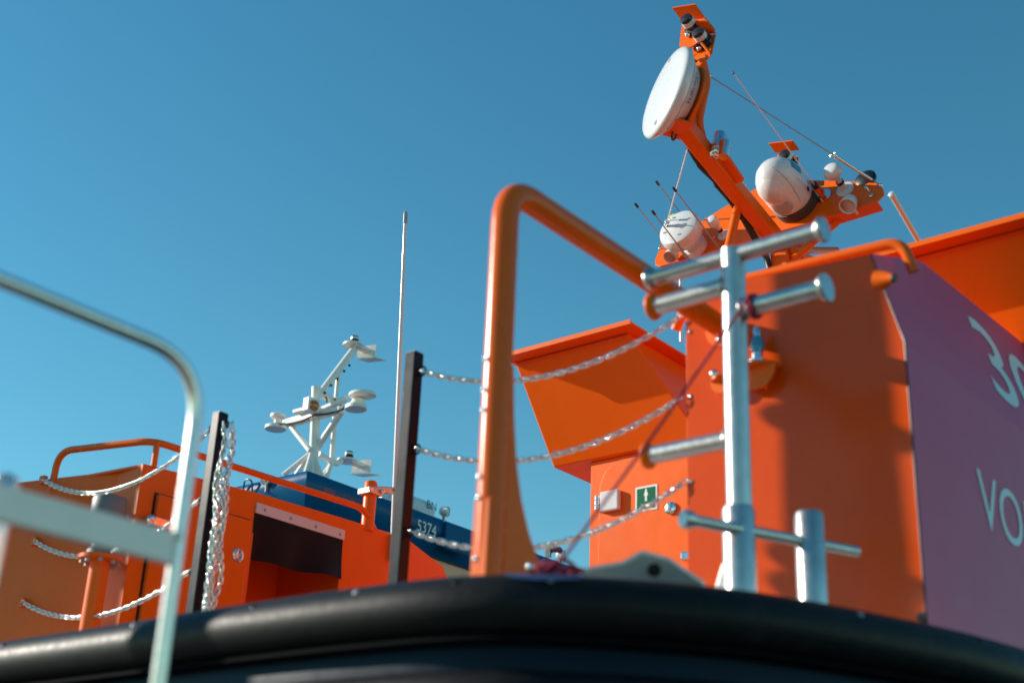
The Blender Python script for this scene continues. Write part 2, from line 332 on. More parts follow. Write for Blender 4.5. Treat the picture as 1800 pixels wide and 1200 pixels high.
# short bitt joined by the pin
PZN = bz(3.026)
pin0 = V((4.235 * BK, 2.625 * BK, PZN)); pin1 = V((4.98 * BK, 2.287 * BK, PZN)); dpin = (pin1 - pin0).normalized()
sp = on_z(1424, 953, PZN)
make('short_post', tube([(sp.x, sp.y, DZ), (sp.x, sp.y, bz(3.135)), (sp.x, sp.y, bz(3.147))], [0.051, 0.051, 0.044], 28), GALV, bol)
pn = make('pin', tube([pin0, pin1], 0.021, 18), GALV, bol)
make('pin_end', lathe(pin0, -dpin, [(-0.03, 0.021), (-0.028, 0.032), (0.0, 0.033), (0.006, 0.028), (0.007, 0)], 20), GALV, pn)

# ================================================================== ARCH RAIL
AY = 2.74; AX = 3.25
arch = thing('arch_rail', 'tall orange tubular arch with flared foot rising from the fender', 'rail', (AX, AY, DZ))
make('tube', tube(fillet([(AX, AY, DZ), (AX, AY, 4.022), (4.75, AY, 4.022)], 0.15, 10), 0.049, 28), ORANGE_TUBE, arch)
prof = [(0.02, 3.32), (0.046, 3.34), (0.060, 3.16), (0.082, 3.01), (0.115, 2.89), (0.160, 2.79), (0.215, 2.71), (0.275, 2.655), (0.345, 2.62), (0.38, 2.61), (0.38, DZ), (-0.05, DZ), (-0.046, 2.85), (-0.02, 2.9)]
make('foot_gusset', prism([(AX + a, AY - 0.034, z) for a, z in prof], (0, 0.068, 0)), ORANGE, arch, bevel=0.006)
make('wall_flange', lathe((4.758, AY, 4.022), (-1, 0, 0), [(0, 0.085), (0.012, 0.085), (0.014, 0.05)], 24), ORANGE, arch)
for z in (2.66, 2.86, 2.93, 3.16, 3.23, 3.34):
    make('rivet', lathe((AX - 0.046, AY + 0.016, z), (-1, 0.3, 0), [(0, 0.011), (0.005, 0.010), (0.008, 0.005), (0.009, 0)], 10), CHROME, arch)

# ================================================================== CHAIN STANCHIONS and CHAINS
links = None
def link_mesh():
    L = 0.0150; W = 0.0112; r = 0.0042; pts = []
    for i in range(12):
        a = 2 * math.pi * i / 12
        pts.append(V((L * (1 if math.cos(a) > 0 else -1) * (1 if abs(math.cos(a)) > 0.05 else 0) + W * math.cos(a), W * math.sin(a), 0)))
    n = 6; vs_ = []; fs = []
    for i, p in enumerate(pts):
        t = (pts[(i + 1) % 12] - pts[i - 1]).normalized(); nn = t.cross(V((0, 0, 1)))
        for j in range(n):
            b = 2 * math.pi * j / n; vs_.append(p + (nn * math.cos(b) + V((0, 0, 1)) * math.sin(b)) * r)
    for i in range(12):
        for j in range(n): fs.append((i * n + j, i * n + (j + 1) % n, ((i + 1) % 12) * n + (j + 1) % n, ((i + 1) % 12) * n + j))
    me = bpy.data.meshes.new('link'); me.from_pydata([tuple(v) for v in vs_], [], fs); me.materials.append(CHAIN)
    for p in me.polygons: p.use_smooth = True
    return me
LINK = link_mesh()
def chain_links(root, path, pitch=0.0315, twist=0.0):
    base = V(root['base']); acc = 0; pos = []; 
    for a, b in zip(path, path[1:]):
        l = (b - a).length; t = (b - a).normalized()
        while acc < l: pos.append((a + t * acc, t)); acc += pitch
        acc -= l
    for i, (p, t) in enumerate(pos):
        x, y = frame_of(t); ang = (math.pi / 2) * (i % 2) + twist + random.uniform(-0.12, 0.12)
        s = x * math.cos(ang) + y * math.sin(ang); n_ = t.cross(s)
        o = bpy.data.objects.new('link', LINK); COL.objects.link(o); o.parent = root
        M = Matrix((t, s, n_)).transposed().to_4x4(); M.translation = p - base; o.matrix_local = M
def hang(a, b, sag, n=40):
    a = V(a); b = V(b); return [a.lerp(b, i / n) + V((0, 0, -4 * sag * (i / n) * (1 - i / n))) for i in range(n + 1)]
SU = 4.45; SK = SU / 4.76
def sz(z): return 1.6 + (z - 1.6) * SK
for i, (y, top, label) in enumerate(((4.585, 4.325, 'black square stanchion with chains running right to the locker'), (6.125, 4.295, 'black square stanchion draped with a bundle of loose chain'))):
    y *= SK; top = sz(top)
    st = thing('chain_stanchion', label, 'post', (SU, y, DZ))
    make('tube', span((SU - 0.033, y - 0.033, DZ), (SU + 0.033, y + 0.033, top)), BLACK, st, bevel=0.006)
    make('cap', span((SU - 0.030, y - 0.030, top), (SU + 0.030, y + 0.030, top + 0.004)), BLACKPL, st)
    make('base_plate', span((SU - 0.08, y - 0.08, DZ), (SU + 0.08, y + 0.08, DZ + 0.012)), BLACK, st)
    for z in (4.215, 3.79, 3.366):
        for s in ((-1, 1) if i else (-1,)):
            c = V((SU, y + s * 0.057, sz(z))); make('ring', tube([c + V((0, 0.024 * math.cos(a), 0.024 * math.sin(a))) for a in [2 * math.pi * k / 16 for k in range(17)]], 0.005, 8, False), BLACK, st)
for i, (za, zb, sg) in enumerate(((4.205, 4.135, 0.155), (3.785, 3.745, 0.155), (3.36, 3.355, 0.17))):
    c = thing('barrier_chain', ('uppermost', 'middle', 'lowest')[i] + ' bright steel chain strung between stanchion and orange locker edge', 'chain', (UW, 3.7, DZ), 'barrier chains')
    chain_links(c, hang((SU, 4.50 * SK, sz(za)), (UW - 0.012, 2.945, zb), sg))
WK2 = on_z(207, 827, on_v(252, 814, 6.6).z); WK3 = on_z(27, 848, WK2.z); WN = (WK3 - WK2).cross(V((0, 0, 1))).normalized()
def on_wall(px, py): return on_p(px, py, WK2 + WN * (0.025 if WN.x < 0 else -0.025), WN)
for i, (za, b, sg) in enumerate(((4.205, on_wall(75, 842), 0.20), (3.785, on_wall(60, 950), 0.19), (3.37, on_wall(40, 1058), 0.16))):
    c = thing('barrier_chain', ('uppermost', 'middle', 'lowest')[i] + ' chain sagging left from the draped stanchion to the left locker wall', 'chain', (SU, 6.6, DZ), 'barrier chains')
    chain_links(c, hang((SU, 6.21 * SK, sz(za)), b, sg))
bun = thing('loose_chain', 'bundle of loose chain hanging in loops from the right side of the left stanchion', 'chain', (SU, 6.02 * SK, DZ))
for (y0, y1, z0, zb, du) in ((6.055, 6.00, 4.20, 2.95, -0.02), (6.02, 5.97, 4.20, 3.05, 0.02), (5.975, 5.985, 4.16, 2.80, -0.01), (6.03, 6.05, 3.80, 2.85, 0.03), (6.0, 5.955, 3.95, 2.75, -0.035)):
    pts = [V((SU + du + 0.012 * math.sin(k * 1.3), SK * (y0 + (y1 - y0) * k / 14 + 0.010 * math.sin(k * 0.9 + y0 * 40)), sz(z0 + (zb - z0) * k / 14))) for k in range(15)]
    chain_links(bun, pts, twist=y0 * 9)
make('snap_hook', tube(fillet([(SU - 0.01, 6.01 * SK, sz(4.22)), (SU - 0.01, 5.985 * SK, sz(4.22)), (SU - 0.01, 5.985 * SK, sz(4.06)), (SU - 0.01, 6.01 * SK, sz(4.06)), (SU - 0.01, 6.01 * SK, sz(4.21))], 0.012), 0.006, 8), CHROME, bun)

# ================================================================== LEFT LOCKER with curtain and rail
PY = 6.6
K = on_v(252, 814, PY)
ll = thing('deck_locker', 'orange locker on the left with black curtain opening, latch and handrail on top', 'locker', (5.6, 6.9, DZ))
u0 = K.x; uo0 = 5.51; uo1 = 6.285; ue = 7.32; zt = 4.07; zl = 3.995
def pan(name, poly, th=0.02, m=ORANGE, par=None, off=0.0, bevel=0.003):
    return make(name, prism([(a, PY - off, z) for a, z in poly], (0, th, 0)), m, par or ll, bevel=bevel)
pan('front_panel', [(u0, DZ), (uo0, DZ), (uo0, 4.085), (u0, K.z)])
pan('panel_over_opening', [(uo0 + 0.001, zl), (uo1 - 0.001, zl), (uo1 - 0.001, 4.11), (uo0 + 0.001, 4.085)])
pan('end_panel', [(uo1, DZ), (ue + 0.25, DZ), (ue + 0.25, 3.62), (ue, 4.0), (6.9, 4.12), (uo1, 4.11)])
# recess
make('recess_back', span((uo0 - 0.1, PY + 0.62, DZ), (uo1 + 0.1, PY + 0.64, 4.06)), ORANGE, ll)
make('recess_side', span((uo0 - 0.022, PY + 0.02, DZ), (uo0 - 0.002, PY + 0.62, 4.06)), ORANGE, ll)
make('recess_side', span((uo1 + 0.002, PY + 0.02, DZ), (uo1 + 0.022, PY + 0.62, 4.06)), ORANGE, ll)
make('recess_shelf', span((uo0, PY + 0.12, 3.30), (uo1, PY + 0.61, 3.33)), ORANGE, ll)
make('top_panel', prism([(u0, PY + 0.02, K.z - 0.002), (uo0, PY + 0.02, 4.083), (6.9, PY + 0.02, 4.118), (6.9, PY + 1.2, 4.118), (uo0, PY + 1.2, 4.083), (u0 - 0.1, PY + 1.0, K.z - 0.002)], (0, 0, -0.015)), ORANGE, ll)
dr = pan('door', [(4.735, DZ + 0.12), (5.455, DZ + 0.12), (5.455, 3.885), (4.735, 3.872)], 0.035, off=0.036, bevel=0.008)
make('door_gasket', prism([(4.722, PY - 0.003, DZ + 0.11), (5.468, PY - 0.003, DZ + 0.11), (5.468, PY - 0.003, 3.90), (4.722, PY - 0.003, 3.885)], (0, 0.003, 0)), BLACKPL, ll)
lt = on_v(265, 914, PY - 0.05)
h_ = make('latch', join(box(lt + V((0.09, 0, 0.0)), (0.15, 0.03, 0.055)), lathe(lt + V((0, 0.02, 0)), (0, -1, 0), [(0, 0.035), (0.03, 0.035), (0.04, 0.02), (0.041, 0)], 16)), CHROME, dr, bevel=0.005)
rg = on_v(418, 975, PY - 0.036)
make('ring_pull', join(lathe(rg, (0, -1, 0), [(0, 0.045), (0.006, 0.045), (0.012, 0.038), (0.012, 0.028), (0.004, 0.022), (0.003, 0)], 24), tube([rg + V((0.024 * math.cos(a), -0.016, 0.03 * math.sin(a))) for a in [2 * math.pi * k / 16 for k in range(17)]], 0.006, 8, False)), CHROME, dr)
# batten + curtain
bt = make('batten', prism([(uo0 - 0.01, PY - 0.014, 3.952), (uo1 + 0.005, PY - 0.014, 3.958), (uo1 + 0.005, PY - 0.014, 4.026), (uo0 - 0.01, PY - 0.014, 4.02)], (0, 0.013, 0)), mat('pale_batten', (0.62, 0.55, 0.53), 0.45), ll, bevel=0.002)
for k in range(4):
    make('screw', lathe((uo0 + 0.06 + k * 0.225, PY - 0.0145, 3.987), (0, -1, 0), [(0, 0.011), (0.004, 0.009), (0.0045, 0)], 10), PALEGREY, bt)
cv = []; cf = []; nx = 28; nz = 12
for i in range(nx + 1):
    for j in range(nz + 1):
        a = i / nx; b = j / nz; low = 3.655 + 0.03 * a + 0.008 * math.sin(a * 9)
        cv.append(V((uo0 - 0.012 + a * (uo1 - uo0 + 0.012), PY - 0.006 - 0.006 * b + 0.016 * b * math.sin(a * 13 + b) + 0.03 * b * b * math.sin(a * 4 + 1), 3.955 + (low - 3.955) * b)))
for i in range(nx):
    for j in range(nz): k = i * (nz + 1) + j; cf.append((k, k + 1, k + nz + 2, k + nz + 1))
n0 = len(cv); cv += [p + V((0, 0.004, 0)) for p in cv]; cf += [tuple(reversed([q + n0 for q in f])) for f in cf]
make('curtain', (cv, cf), CURTAIN, ll)
# wall that faces the quay, folding round the corner
K2 = on_z(207, 827, K.z); K3 = on_z(27, 848, K.z)
def vwall(name, a, b, z0, z1a, z1b, th=0.02, m=ORANGE):
    n_ = (b - a).cross(V((0, 0, 1))).normalized() * th
    return make(name, prism([V((a.x, a.y, z0)), V((b.x, b.y, z0)), V((b.x, b.y, z1b)), V((a.x, a.y, z1a))], -n_ if n_.x < 0 else n_), m, ll, bevel=0.003)
KI = V((K2.x + 0.42, K2.y + 0.02, 0))
vwall('corner_panel', V((K.x + 0.001, K.y + 0.021, 0)), V((K2.x, K2.y, 0)), DZ, K.z, K.z)
make('return_panel', span((K2.x + 0.022, K2.y - 0.02, DZ), (K2.x + 0.42, K2.y, K.z - 0.01)), ORANGE, ll)
vwall('quay_panel', V((K2.x, K2.y + 0.001, 0)), V((K3.x, K3.y, 0)), DZ, K.z, K.z)
rz = 4.205
rp = [on_z(130, 832, K.z) , on_z(146, 803, rz - 0.03), on_z(272, 772, rz), on_v(640, 893, PY + 0.0), V((6.575, PY + 0.0, 4.10))]
rp[2] = on_v(268, 774, PY + 0.0); rp[1] = V((4.50, 7.33, rz)); rp[0] = V((4.51, 7.36, K.z - 0.12))
rail = make('handrail', tube(fillet([rp[0], rp[1], rp[2], rp[3], rp[4]], 0.11), 0.022, 16), ORANGE_TUBE, ll)
q = rp[2] + (rp[3] - rp[2]) * 0.02 + V((0, 0.0, 0)); make('rail_support', tube([q, V((q.x, q.y, K.z - 0.01))], 0.019, 12), ORANGE, ll)
for (px, py) in ((75, 842), (60, 950), (40, 1058)):
    e = on_wall(px, py); make('chain_lug', join(box(e + V((0.012, 0.012, 0)), (0.03, 0.045, 0.05)), tube([e + V((0, 0.02 * math.cos(a), 0.02 * math.sin(a))) for a in [2 * math.pi * k / 12 for k in range(13)]], 0.006, 8, False)), ORANGE, ll)

# capstan in the corner
cc = V((4.47, 6.66, 0)); cz = 3.42
cp = thing('capstan', 'grey drum capstan on orange flanged column beside the left locker', 'capstan', (cc.x, cc.y, DZ))
make('column', tube([V((cc.x, cc.y, DZ)), V((cc.x, cc.y, cz))], 0.055, 20), ORANGE, cp)
fl = make('flange', lathe((cc.x, cc.y, cz), (0, 0, 1), [(0, 0.125), (0.022, 0.125), (0.024, 0.05)], 28), ORANGE, cp)
for k in range(8):
    a = k * math.pi / 4 + 0.2; make('bolt', lathe((cc.x + 0.1 * math.cos(a), cc.y + 0.1 * math.sin(a), cz - 0.022), (0, 0, 1), [(0, 0.014), (0.021, 0.014)], 6), PALEGREY, fl)
make('drum', lathe((cc.x, cc.y, cz + 0.025), (0, 0, 1), [(0, 0.085), (0.03, 0.085), (0.05, 0.065), (0.16, 0.06), (0.21, 0.08), (0.24, 0.098), (0.33, 0.10), (0.345, 0.092), (0.35, 0.03), (0.365, 0.025), (0.366, 0)], 32), mat('grey_drum', (0.16, 0.165, 0.18), 0.5, var=0.15, scale=10, dirt=0.3), cp)

# pole antenna with clamp stub
pb = thing('antenna_stub', 'short orange stub post with steel clamp holding the tall white pole', 'post', (6.53, PY + 0.02, 4.09))
make('tube', tube([(6.53, PY + 0.02, 4.08), (6.53, PY + 0.02, 4.425), (6.53, PY + 0.02, 4.44)], [0.046, 0.046, 0.038], 22), ORANGE, pb)
cl = make('clamp', join(box((6.53, PY + 0.02, 4.36), (0.13, 0.125, 0.045)), beam((6.47, PY - 0.02, 4.36), (6.81, PY - 0.03, 4.44), 0.03, 0.045), box((6.79, PY - 0.03, 4.435), (0.075, 0.085, 0.05))), GALV, pb, bevel=0.006)
for p in ((6.46, PY - 0.045, 4.36), (6.575, PY - 0.048, 4.37), (6.72, PY - 0.055, 4.42), (6.775, PY - 0.078, 4.44), (6.815, PY - 0.078, 4.44)):
    make('nut', lathe(p, (0, -1, 0), [(0, 0.017), (0.012, 0.017), (0.016, 0.008), (0.024, 0.008)], 6), CHROME, cl)
pa = thing('pole_antenna', 'tall slender white pole antenna with grey tip left of the arch', 'antenna', (6.77, PY - 0.03, 3.6))
pt = on_v(713, 372, PY - 0.03); pbt = on_v(689, 985, PY - 0.03); pd = (pt - pbt).normalized()
make('pole', tube([pbt, pbt.lerp(pt, 0.55), pt - pd * 0.09], [0.0185, 0.017, 0.013], 14), WHITE, pa)
make('tip', tube([pt - pd * 0.10, pt - pd * 0.02, pt], [0.017, 0.017, 0.010], 14), PALEGREY, pa)

# ================================================================== DECKHOUSE with door and hoods
WU = 7.0; ZB = on_u(1039, 812, WU).z
wl = on_u(1039, 812, WU).y
dh = thing('deckhouse', 'orange deckhouse with flared overhanging hoods beyond the barrier chains', 'deckhouse', (8.2, 4.0, DZ))
make('door_wall', span((WU, 3.1, DZ), (WU + 0.03, wl, ZB - 0.002)), ORANGE, dh, bevel=0.004)
make('side_wall', span((WU + 0.031, wl - 0.03, DZ), (9.5, wl - 0.002, ZB - 0.002)), ORANGE, dh)
def door_poly(y0, y1, z0, z1, r):
    pts = [(y0, z0), (y1, z0)]
    for k in range(7): a = math.pi / 2 * k / 6; pts.append((y1 - r + r * math.cos(a), z1 - r + r * math.sin(a)))
    for k in range(7): a = math.pi / 2 + math.pi / 2 * k / 6; pts.append((y0 + r + r * math.cos(a), z1 - r + r * math.sin(a)))
    return pts
yd1 = on_u(1058, 850, WU).y; ztd = on_u(1110, 806, WU).z
dgs = make('door_seal', prism([(WU - 0.003, a, b) for a, b in door_poly(yd1 - 0.812, yd1 + 0.012, DZ + 0.1, ztd + 0.012, 0.2)], (0.003, 0, 0)), BLACKPL, dh)
door = make('door', prism([(WU - 0.03, a, b) for a, b in door_poly(yd1 - 0.80, yd1, DZ + 0.11, ztd, 0.19)], (0.027, 0, 0)), ORANGE, dh, bevel=0.006)
hb = on_u(1073, 880, WU - 0.05)
make('hinge_cover', box(hb, (0.04, 0.145, 0.135)), WHITE, door, bevel=0.01)
hp = on_u(1050, 884, WU - 0.05)
make('hinge_knuckle', join(*[lathe(hp + V((0, 0, -0.045 + 0.032 * k)), (0, 0, 1), [(0, 0.019), (0.026, 0.019)], 14) for k in range(3)]), CHROME, door)
lkp = on_u(1180, 893, WU - 0.031)
make('lock', join(lathe(lkp, (-1, 0, 0), [(0, 0.04), (0.012, 0.04), (0.016, 0.034), (0.0165, 0)], 24), box(lkp + V((-0.02, 0, 0)), (0.015, 0.02, 0.06))), CHROME, door)
hdl = on_u(1208, 977, WU - 0.06)
make('handle', box(hdl, (0.05, 0.07, 0.055)), CHROME, door, bevel=0.01)
sa = on_u(1117, 857, WU - 0.034); sb_ = on_u(1155, 852, WU - 0.034); sc_ = on_u(1118, 900, WU - 0.034)
sg = thing('safety_sign', 'small green safety sign with white figure stuck on the orange door', 'sign', ((sa.x, sa.y, sc_.z)))
make('backing', prism([(WU - 0.034, sa.y, sc_.z), (WU - 0.034, sb_.y, sc_.z), (WU - 0.034, sb_.y, sa.z), (WU - 0.034, sa.y, sa.z)], (0.003, 0, 0)), LETTER, sg)
w_ = sa.y - sb_.y; hh = sa.z - sc_.z; b_ = 0.012
make('green_field', prism([(WU - 0.0355, sa.y - b_, sc_.z + b_), (WU - 0.0355, sb_.y + b_, sc_.z + b_), (WU - 0.0355, sb_.y + b_, sa.z - b_), (WU - 0.0355, sa.y - b_, sa.z - b_)], (0.001, 0, 0)), GREEN, sg)
cy = (sa.y + sb_.y) / 2; s0 = sc_.z + hh * 0.38; fh = hh * 0.5
fig = [(-.10, 0), (-.10, .02), (-.09, .5), (-.16, .42), (-.20, .46), (-.13, .72), (-.07, .80), (-.09, .88), (-.06, .98), (0, 1.02), (.06, .98), (.09, .88), (.07, .80), (.13, .72), (.20, .46), (.16, .42), (.09, .5), (.10, .02), (.10, 0), (.02, 0), (0, .4), (-.02, 0)]
make('figure', prism([(WU - 0.037, cy - a * fh, s0 + b * fh) for a, b in fig], (0.001, 0, 0)), LETTER, sg)
make('caption', text_vf('Survival', V((WU - 0.036, cy + w_ * 0.22, sc_.z + hh * 0.22)), (0, -1, 0), (0, 0, 1), width=w_ * 0.44, height=hh * 0.07, lift=0.0015), LETTER, sg)
# hoods
def hood(yL, yR, ut, zt_, yLb, yRb, ub, zb, deep, lip=0.014):
    """flared hood: rim yL..yR at ut/zt_, flat bottom yLb..yRb at ub/zb, running back by deep"""
    h = make('hood', ([V((ut, yL, zt_ - lip)), V((ut, yR, zt_ - lip)), V((ub, yRb, zb)), V((ub, yLb, zb)),
                       V((ut + deep, yL, zt_ - lip)), V((ut + deep, yR, zt_ - lip)), V((ub + deep, yRb, zb)), V((ub + deep, yLb, zb))],
                      [(0, 1, 2, 3), (1, 5, 6, 2), (4, 0, 3, 7), (3, 2, 6, 7), (4, 7, 6, 5), (0, 4, 5, 1)]), ORANGE, dh, bevel=0.012)
    fr = make('rim_flange', prism([(ut - 0.13, yR - 0.10, zt_ - 0.014), (ut - 0.13, yL + 0.02, zt_ - 0.014), (ut + deep, yL + 0.02, zt_ - 0.014), (ut + deep, yR - 0.10, zt_ - 0.014)], (0, 0, 0.014)), ORANGE, h, bevel=0.003)
    make('rim_lip', span((ut - 0.142, yR - 0.112, zt_ - 0.028), (ut - 0.131, yL + 0.032, zt_ + 0.002)), ORANGE, h)
    make('drip_bead', tube([(ut - 0.004, yR, zt_ - 0.03), (ut - 0.004, yL, zt_ - 0.03)], 0.006, 8), ORANGE, h)
    make('hood_top', span((ut + 0.001, yR + 0.001, zt_ - 0.03), (ut + deep, yL - 0.001, zt_ - 0.015)), ORANGE, h)
    return h
UT = 6.58; TR = on_u(1107, 563, UT - 0.13); TL = on_u(880, 626, UT - 0.13); TR.y += 0.10; TL.y -= 0.02
BLp = on_z(973, 822, ZB)
hood(TL.y, TR.y, UT, TR.z, BLp.y, TR.y - 0.30, BLp.x, ZB, 1.3)
hood(3.05, 1.86, UT, TR.z, 3.3, 1.96, BLp.x - 0.02, ZB, 1.5)
make('hood_gap_plate', span((BLp.x + 0.05, 3.2, ZB - 0.04), (BLp.x + 0.9, 4.3, ZB + 0.0)), ORANGE, dh)
wr0 = on_u(1617, 427, UT + 0.3); wr1 = at(1567, 341, wr0.dot(FWD) - EYE.dot(FWD) - 0.35)
wra = thing('whip_antenna', 'short thick white antenna leaning left off the right-hand hood', 'antenna', wr0)
wd_ = (wr1 - wr0)
make('rod', tube([wr0 - wd_ * 0.3, wr1], 0.016, 14), WHITE, wra); make('cap', lathe(wr1, wd_, [(-0.02, 0.0175), (0, 0.0175), (0.006, 0.008), (0.006, 0)], 14), WHITE, wra)
hp0 = on_u(1196, 470, UT + 0.5); hp1 = on_u(1197, 600, UT + 0.5)
hpa = thing('thin_pole', 'thin white pole behind the left ends of the bollard bars', 'antenna', hp1)
make('rod', tube([hp1, hp0], 0.010, 10), WHITE, hpa)

# ================================================================== FOLDED MAST
TH = math.radians(74)
M_ = V((-math.sin(TH), 0, math.cos(TH))); W_ = V((math.cos(TH), 0, math.sin(TH))); Y_ = V((0, 1, 0))
MY = 3.951; PC = at(1370, 370, 9.6)
def onm(px, py, h=0.0): return on_p(px, py, PC + M_ * h, M_)
def bo(px, py, dy=0.0): return on_v(px, py, MY + dy)
mast = thing('folding_mast', 'orange folding mast lowered towards the quay with winged antenna plate', 'mast', (7.75, MY, 4.9))
make('base_post', beam((7.72, MY, 4.7), bo(1376, 448), 0.13, 0.13, (1, 0, 0)), ORANGE, mast, bevel=0.01)
make('boom', beam(bo(1392, 455), bo(1199, 219), 0.105, 0.105, (0, 1, 0)), ORANGE, mast, bevel=0.014, seg=3)
make('hinge', lathe(bo(1388, 450) + V((0, 0.12, 0)), (0, -1, 0), [(0, 0.06), (0.02, 0.07), (0.22, 0.07), (0.24, 0.06)], 20), ORANGE, mast)
make('upper_arm', tube(fillet([bo(1236, 252), bo(1227, 215), bo(1243, 142), bo(1233, 104)], 0.10), 0.030, 16), ORANGE, mast)
make('gusset', prism([bo(1206, 218), bo(1219, 196), bo(1231, 196), bo(1232, 230), bo(1244, 252), bo(1226, 250)], (0, 0.012, 0)), ORANGE, mast)
outl = [(1151, 458), (1158, 440), (1240, 384), (1286, 356), (1332, 329), (1409, 316), (1503, 319), (1543, 322), (1552, 331), (1554, 342), (1541, 355), (1452, 383), (1400, 398), (1360, 409), (1299, 425), (1243, 445), (1160, 468), (1152, 466)]
make('wing_plate', prism([onm(x, y) for x, y in outl], -M_ * 0.012), ORANGE, mast, bevel=0.003)
make('wing_flange', prism([onm(x, y, -0.012) for x, y in [(1160, 466), (1243, 443), (1299, 424), (1360, 408), (1400, 397), (1452, 382), (1541, 354)]] + [onm(x, y, -0.012) + W_ * 0.012 for x, y in [(1541, 354), (1452, 382), (1400, 397), (1360, 408), (1299, 424), (1243, 443), (1160, 466)]], -M_ * 0.10), ORANGE, mast)
make('strut', tube([bo(1301, 342, 0.06), bo(1290, 395, 0.08), bo(1276, 455, 0.10)], 0.030, 14), ORANGE, mast)
for a, b in (((1500, 366), (1395, 455)), ((1395, 448), (1450, 462)), ((1388, 452), (1425, 470)), ((1470, 440), (1395, 440))):
    make('brace', tube([onm(*a, -0.08) if a[0] > 1480 else bo(*a, -0.06), bo(*b, -0.10)], 0.026, 12), ORANGE, mast)
make('cable_loom', tube(smooth_path([bo(1203, 236, 0.06), bo(1212, 262, 0.07), bo(1230, 290, 0.08), bo(1262, 322, 0.08), bo(1288, 352, 0.08), bo(1308, 384, 0.08), bo(1330, 424, 0.08), bo(1346, 450, 0.08), bo(1354, 480, 0.06)], 6), [0.012] * 6 + [0.016] * 6 + [0.022] * 6 + [0.034] * 6 + [0.034] * 6 + [0.026] * 6 + [0.026] * 6 + [0.022] * 7, 12), BLACKPL, mast)
make('cable', tube(smooth_path([bo(1182, 232, 0.05), bo(1181, 243, 0.06), bo(1184, 246, 0.06), bo(1188, 240, 0.05), bo(1190, 231, 0.04)], 5), 0.007, 8), BLACKPL, mast)
make('arm_cable', tube(smooth_path([bo(1208, 96, 0.05), bo(1226, 112, 0.04), bo(1229, 135, 0.04), bo(1231, 150, 0.04), bo(1228, 175, 0.04), bo(1225, 196, 0.04)], 5), 0.008, 8), BLACKPL, mast)
for px, py in ((1214, 262), (1234, 288), (1254, 310), (1290, 345), (1318, 398), (1338, 436)):
    make('cable_tie', box(bo(px, py, 0.07), (0.03, 0.05, 0.012), (M_, Y_, W_)), BLACKPL, mast)
make('side_bracket', beam(bo(1262, 268, -0.06), bo(1297, 320, -0.06), 0.03, 0.10, (0, 1, 0)), ORANGE, mast, bevel=0.004)
for px, py in ((1268, 276), (1278, 290), (1289, 307)):
    make('bracket_bolt', ball(bo(px, py, 0.0) , 0.012, 10, 6), CHROME, mast)
for px, py in ((1527, 348), (1536, 333)):
    pass
make('peg', lathe(onm(1533, 346), M_, [(0, 0.016), (0.02, 0.016), (0.022, 0.009), (0.10, 0.009), (0.101, 0)], 12), CHROME, mast)

# ---- radar dome
rr = sight(1190, 172).normalized(); e = (RIGHT * -0.93 + DOWN * -0.40); e = (e - rr * e.dot(rr)).normalized()
RN = (e * math.sin(math.radians(75)) - rr * math.cos(math.radians(75))).normalized()
rb = at(1206, 178, 8.78)
rad = thing('radar_dome', 'large white radar dome tilted on its side at the mast top', 'radar', rb)
make('dome', lathe(rb, RN, [(0.0, 0.19), (0.01, 0.205), (0.05, 0.235), (0.085, 0.275), (0.11, 0.303), (0.135, 0.314), (0.150, 0.310), (0.163, 0.296), (0.170, 0.26), (0.174, 0.15), (0.176, 0)], 48), WHITE, rad)
upd = (V((0, 0, 1)) - RN * RN.z).normalized(); acr = RN.cross(upd)
for s in (1, -1):
    make('bolt_recess', lathe(rb + RN * 0.170 + upd * (0.252 * s), RN, [(-0.004, 0.018), (0.003, 0.018), (0.0035, 0)], 12), PALEGREY, rad)
make('seam', lathe(rb + RN * 0.083, RN, [(0, 0.2755), (0.004, 0.2795)], 48), PALEGREY, rad)
# name along the rim facing the quay
cu = text_vf('FURUNO', V((0, 0, 0)), (1, 0, 0), (0, 1, 0), width=0.21, height=0.035, lift=0)
best = None
for k in range(360):
    a = math.radians(k); dd = upd * math.cos(a) + acr * math.sin(a)
    sco = dd.dot(RIGHT * 0.95 + DOWN * 0.25 - FWD * 0.5)
    if best is None or sco > best[0]: best = (sco, a)
def wrapd(vf, a0):
    out = []
    for p in vf[0]:
        h = 0.030 + (0.036 - p.y) * 1.0; r = 0.222 + (h - 0.02) * 1.05 + 0.006
        a = a0 + (0.105 - p.x) / 0.245 * SGN
        out.append(rb + RN * (0.035 + p.y * 0.8) + (upd * math.cos(a) + acr * math.sin(a)) * (0.2345 + p.y * 0.8 * 1.0))
    return out, vf[1]
SGN = -1
make('lettering', wrapd(cu, best[1] + 0.05), BLUEPRINT, rad)
pb0 = rb - RN * 0.03
make('mount_plate', lathe(pb0, RN, [(0, 0.235), (0.022, 0.235)], 36), ORANGE, rad)
make('mount_lip', prism([pb0 + upd * 0.20 + acr * 0.10 * k for k in (-1, 1)] + [pb0 + upd * 0.20 + acr * 0.10 * k + RN * 0.11 for k in (1, -1)], upd * 0.02), ORANGE, rad, bevel=0.003)
make('mount_tray', beam(pb0 - upd * 0.22 - RN * 0.02, pb0 - upd * 0.25 + RN * 0.16, 0.20, 0.02, upd), ORANGE, rad, bevel=0.003)

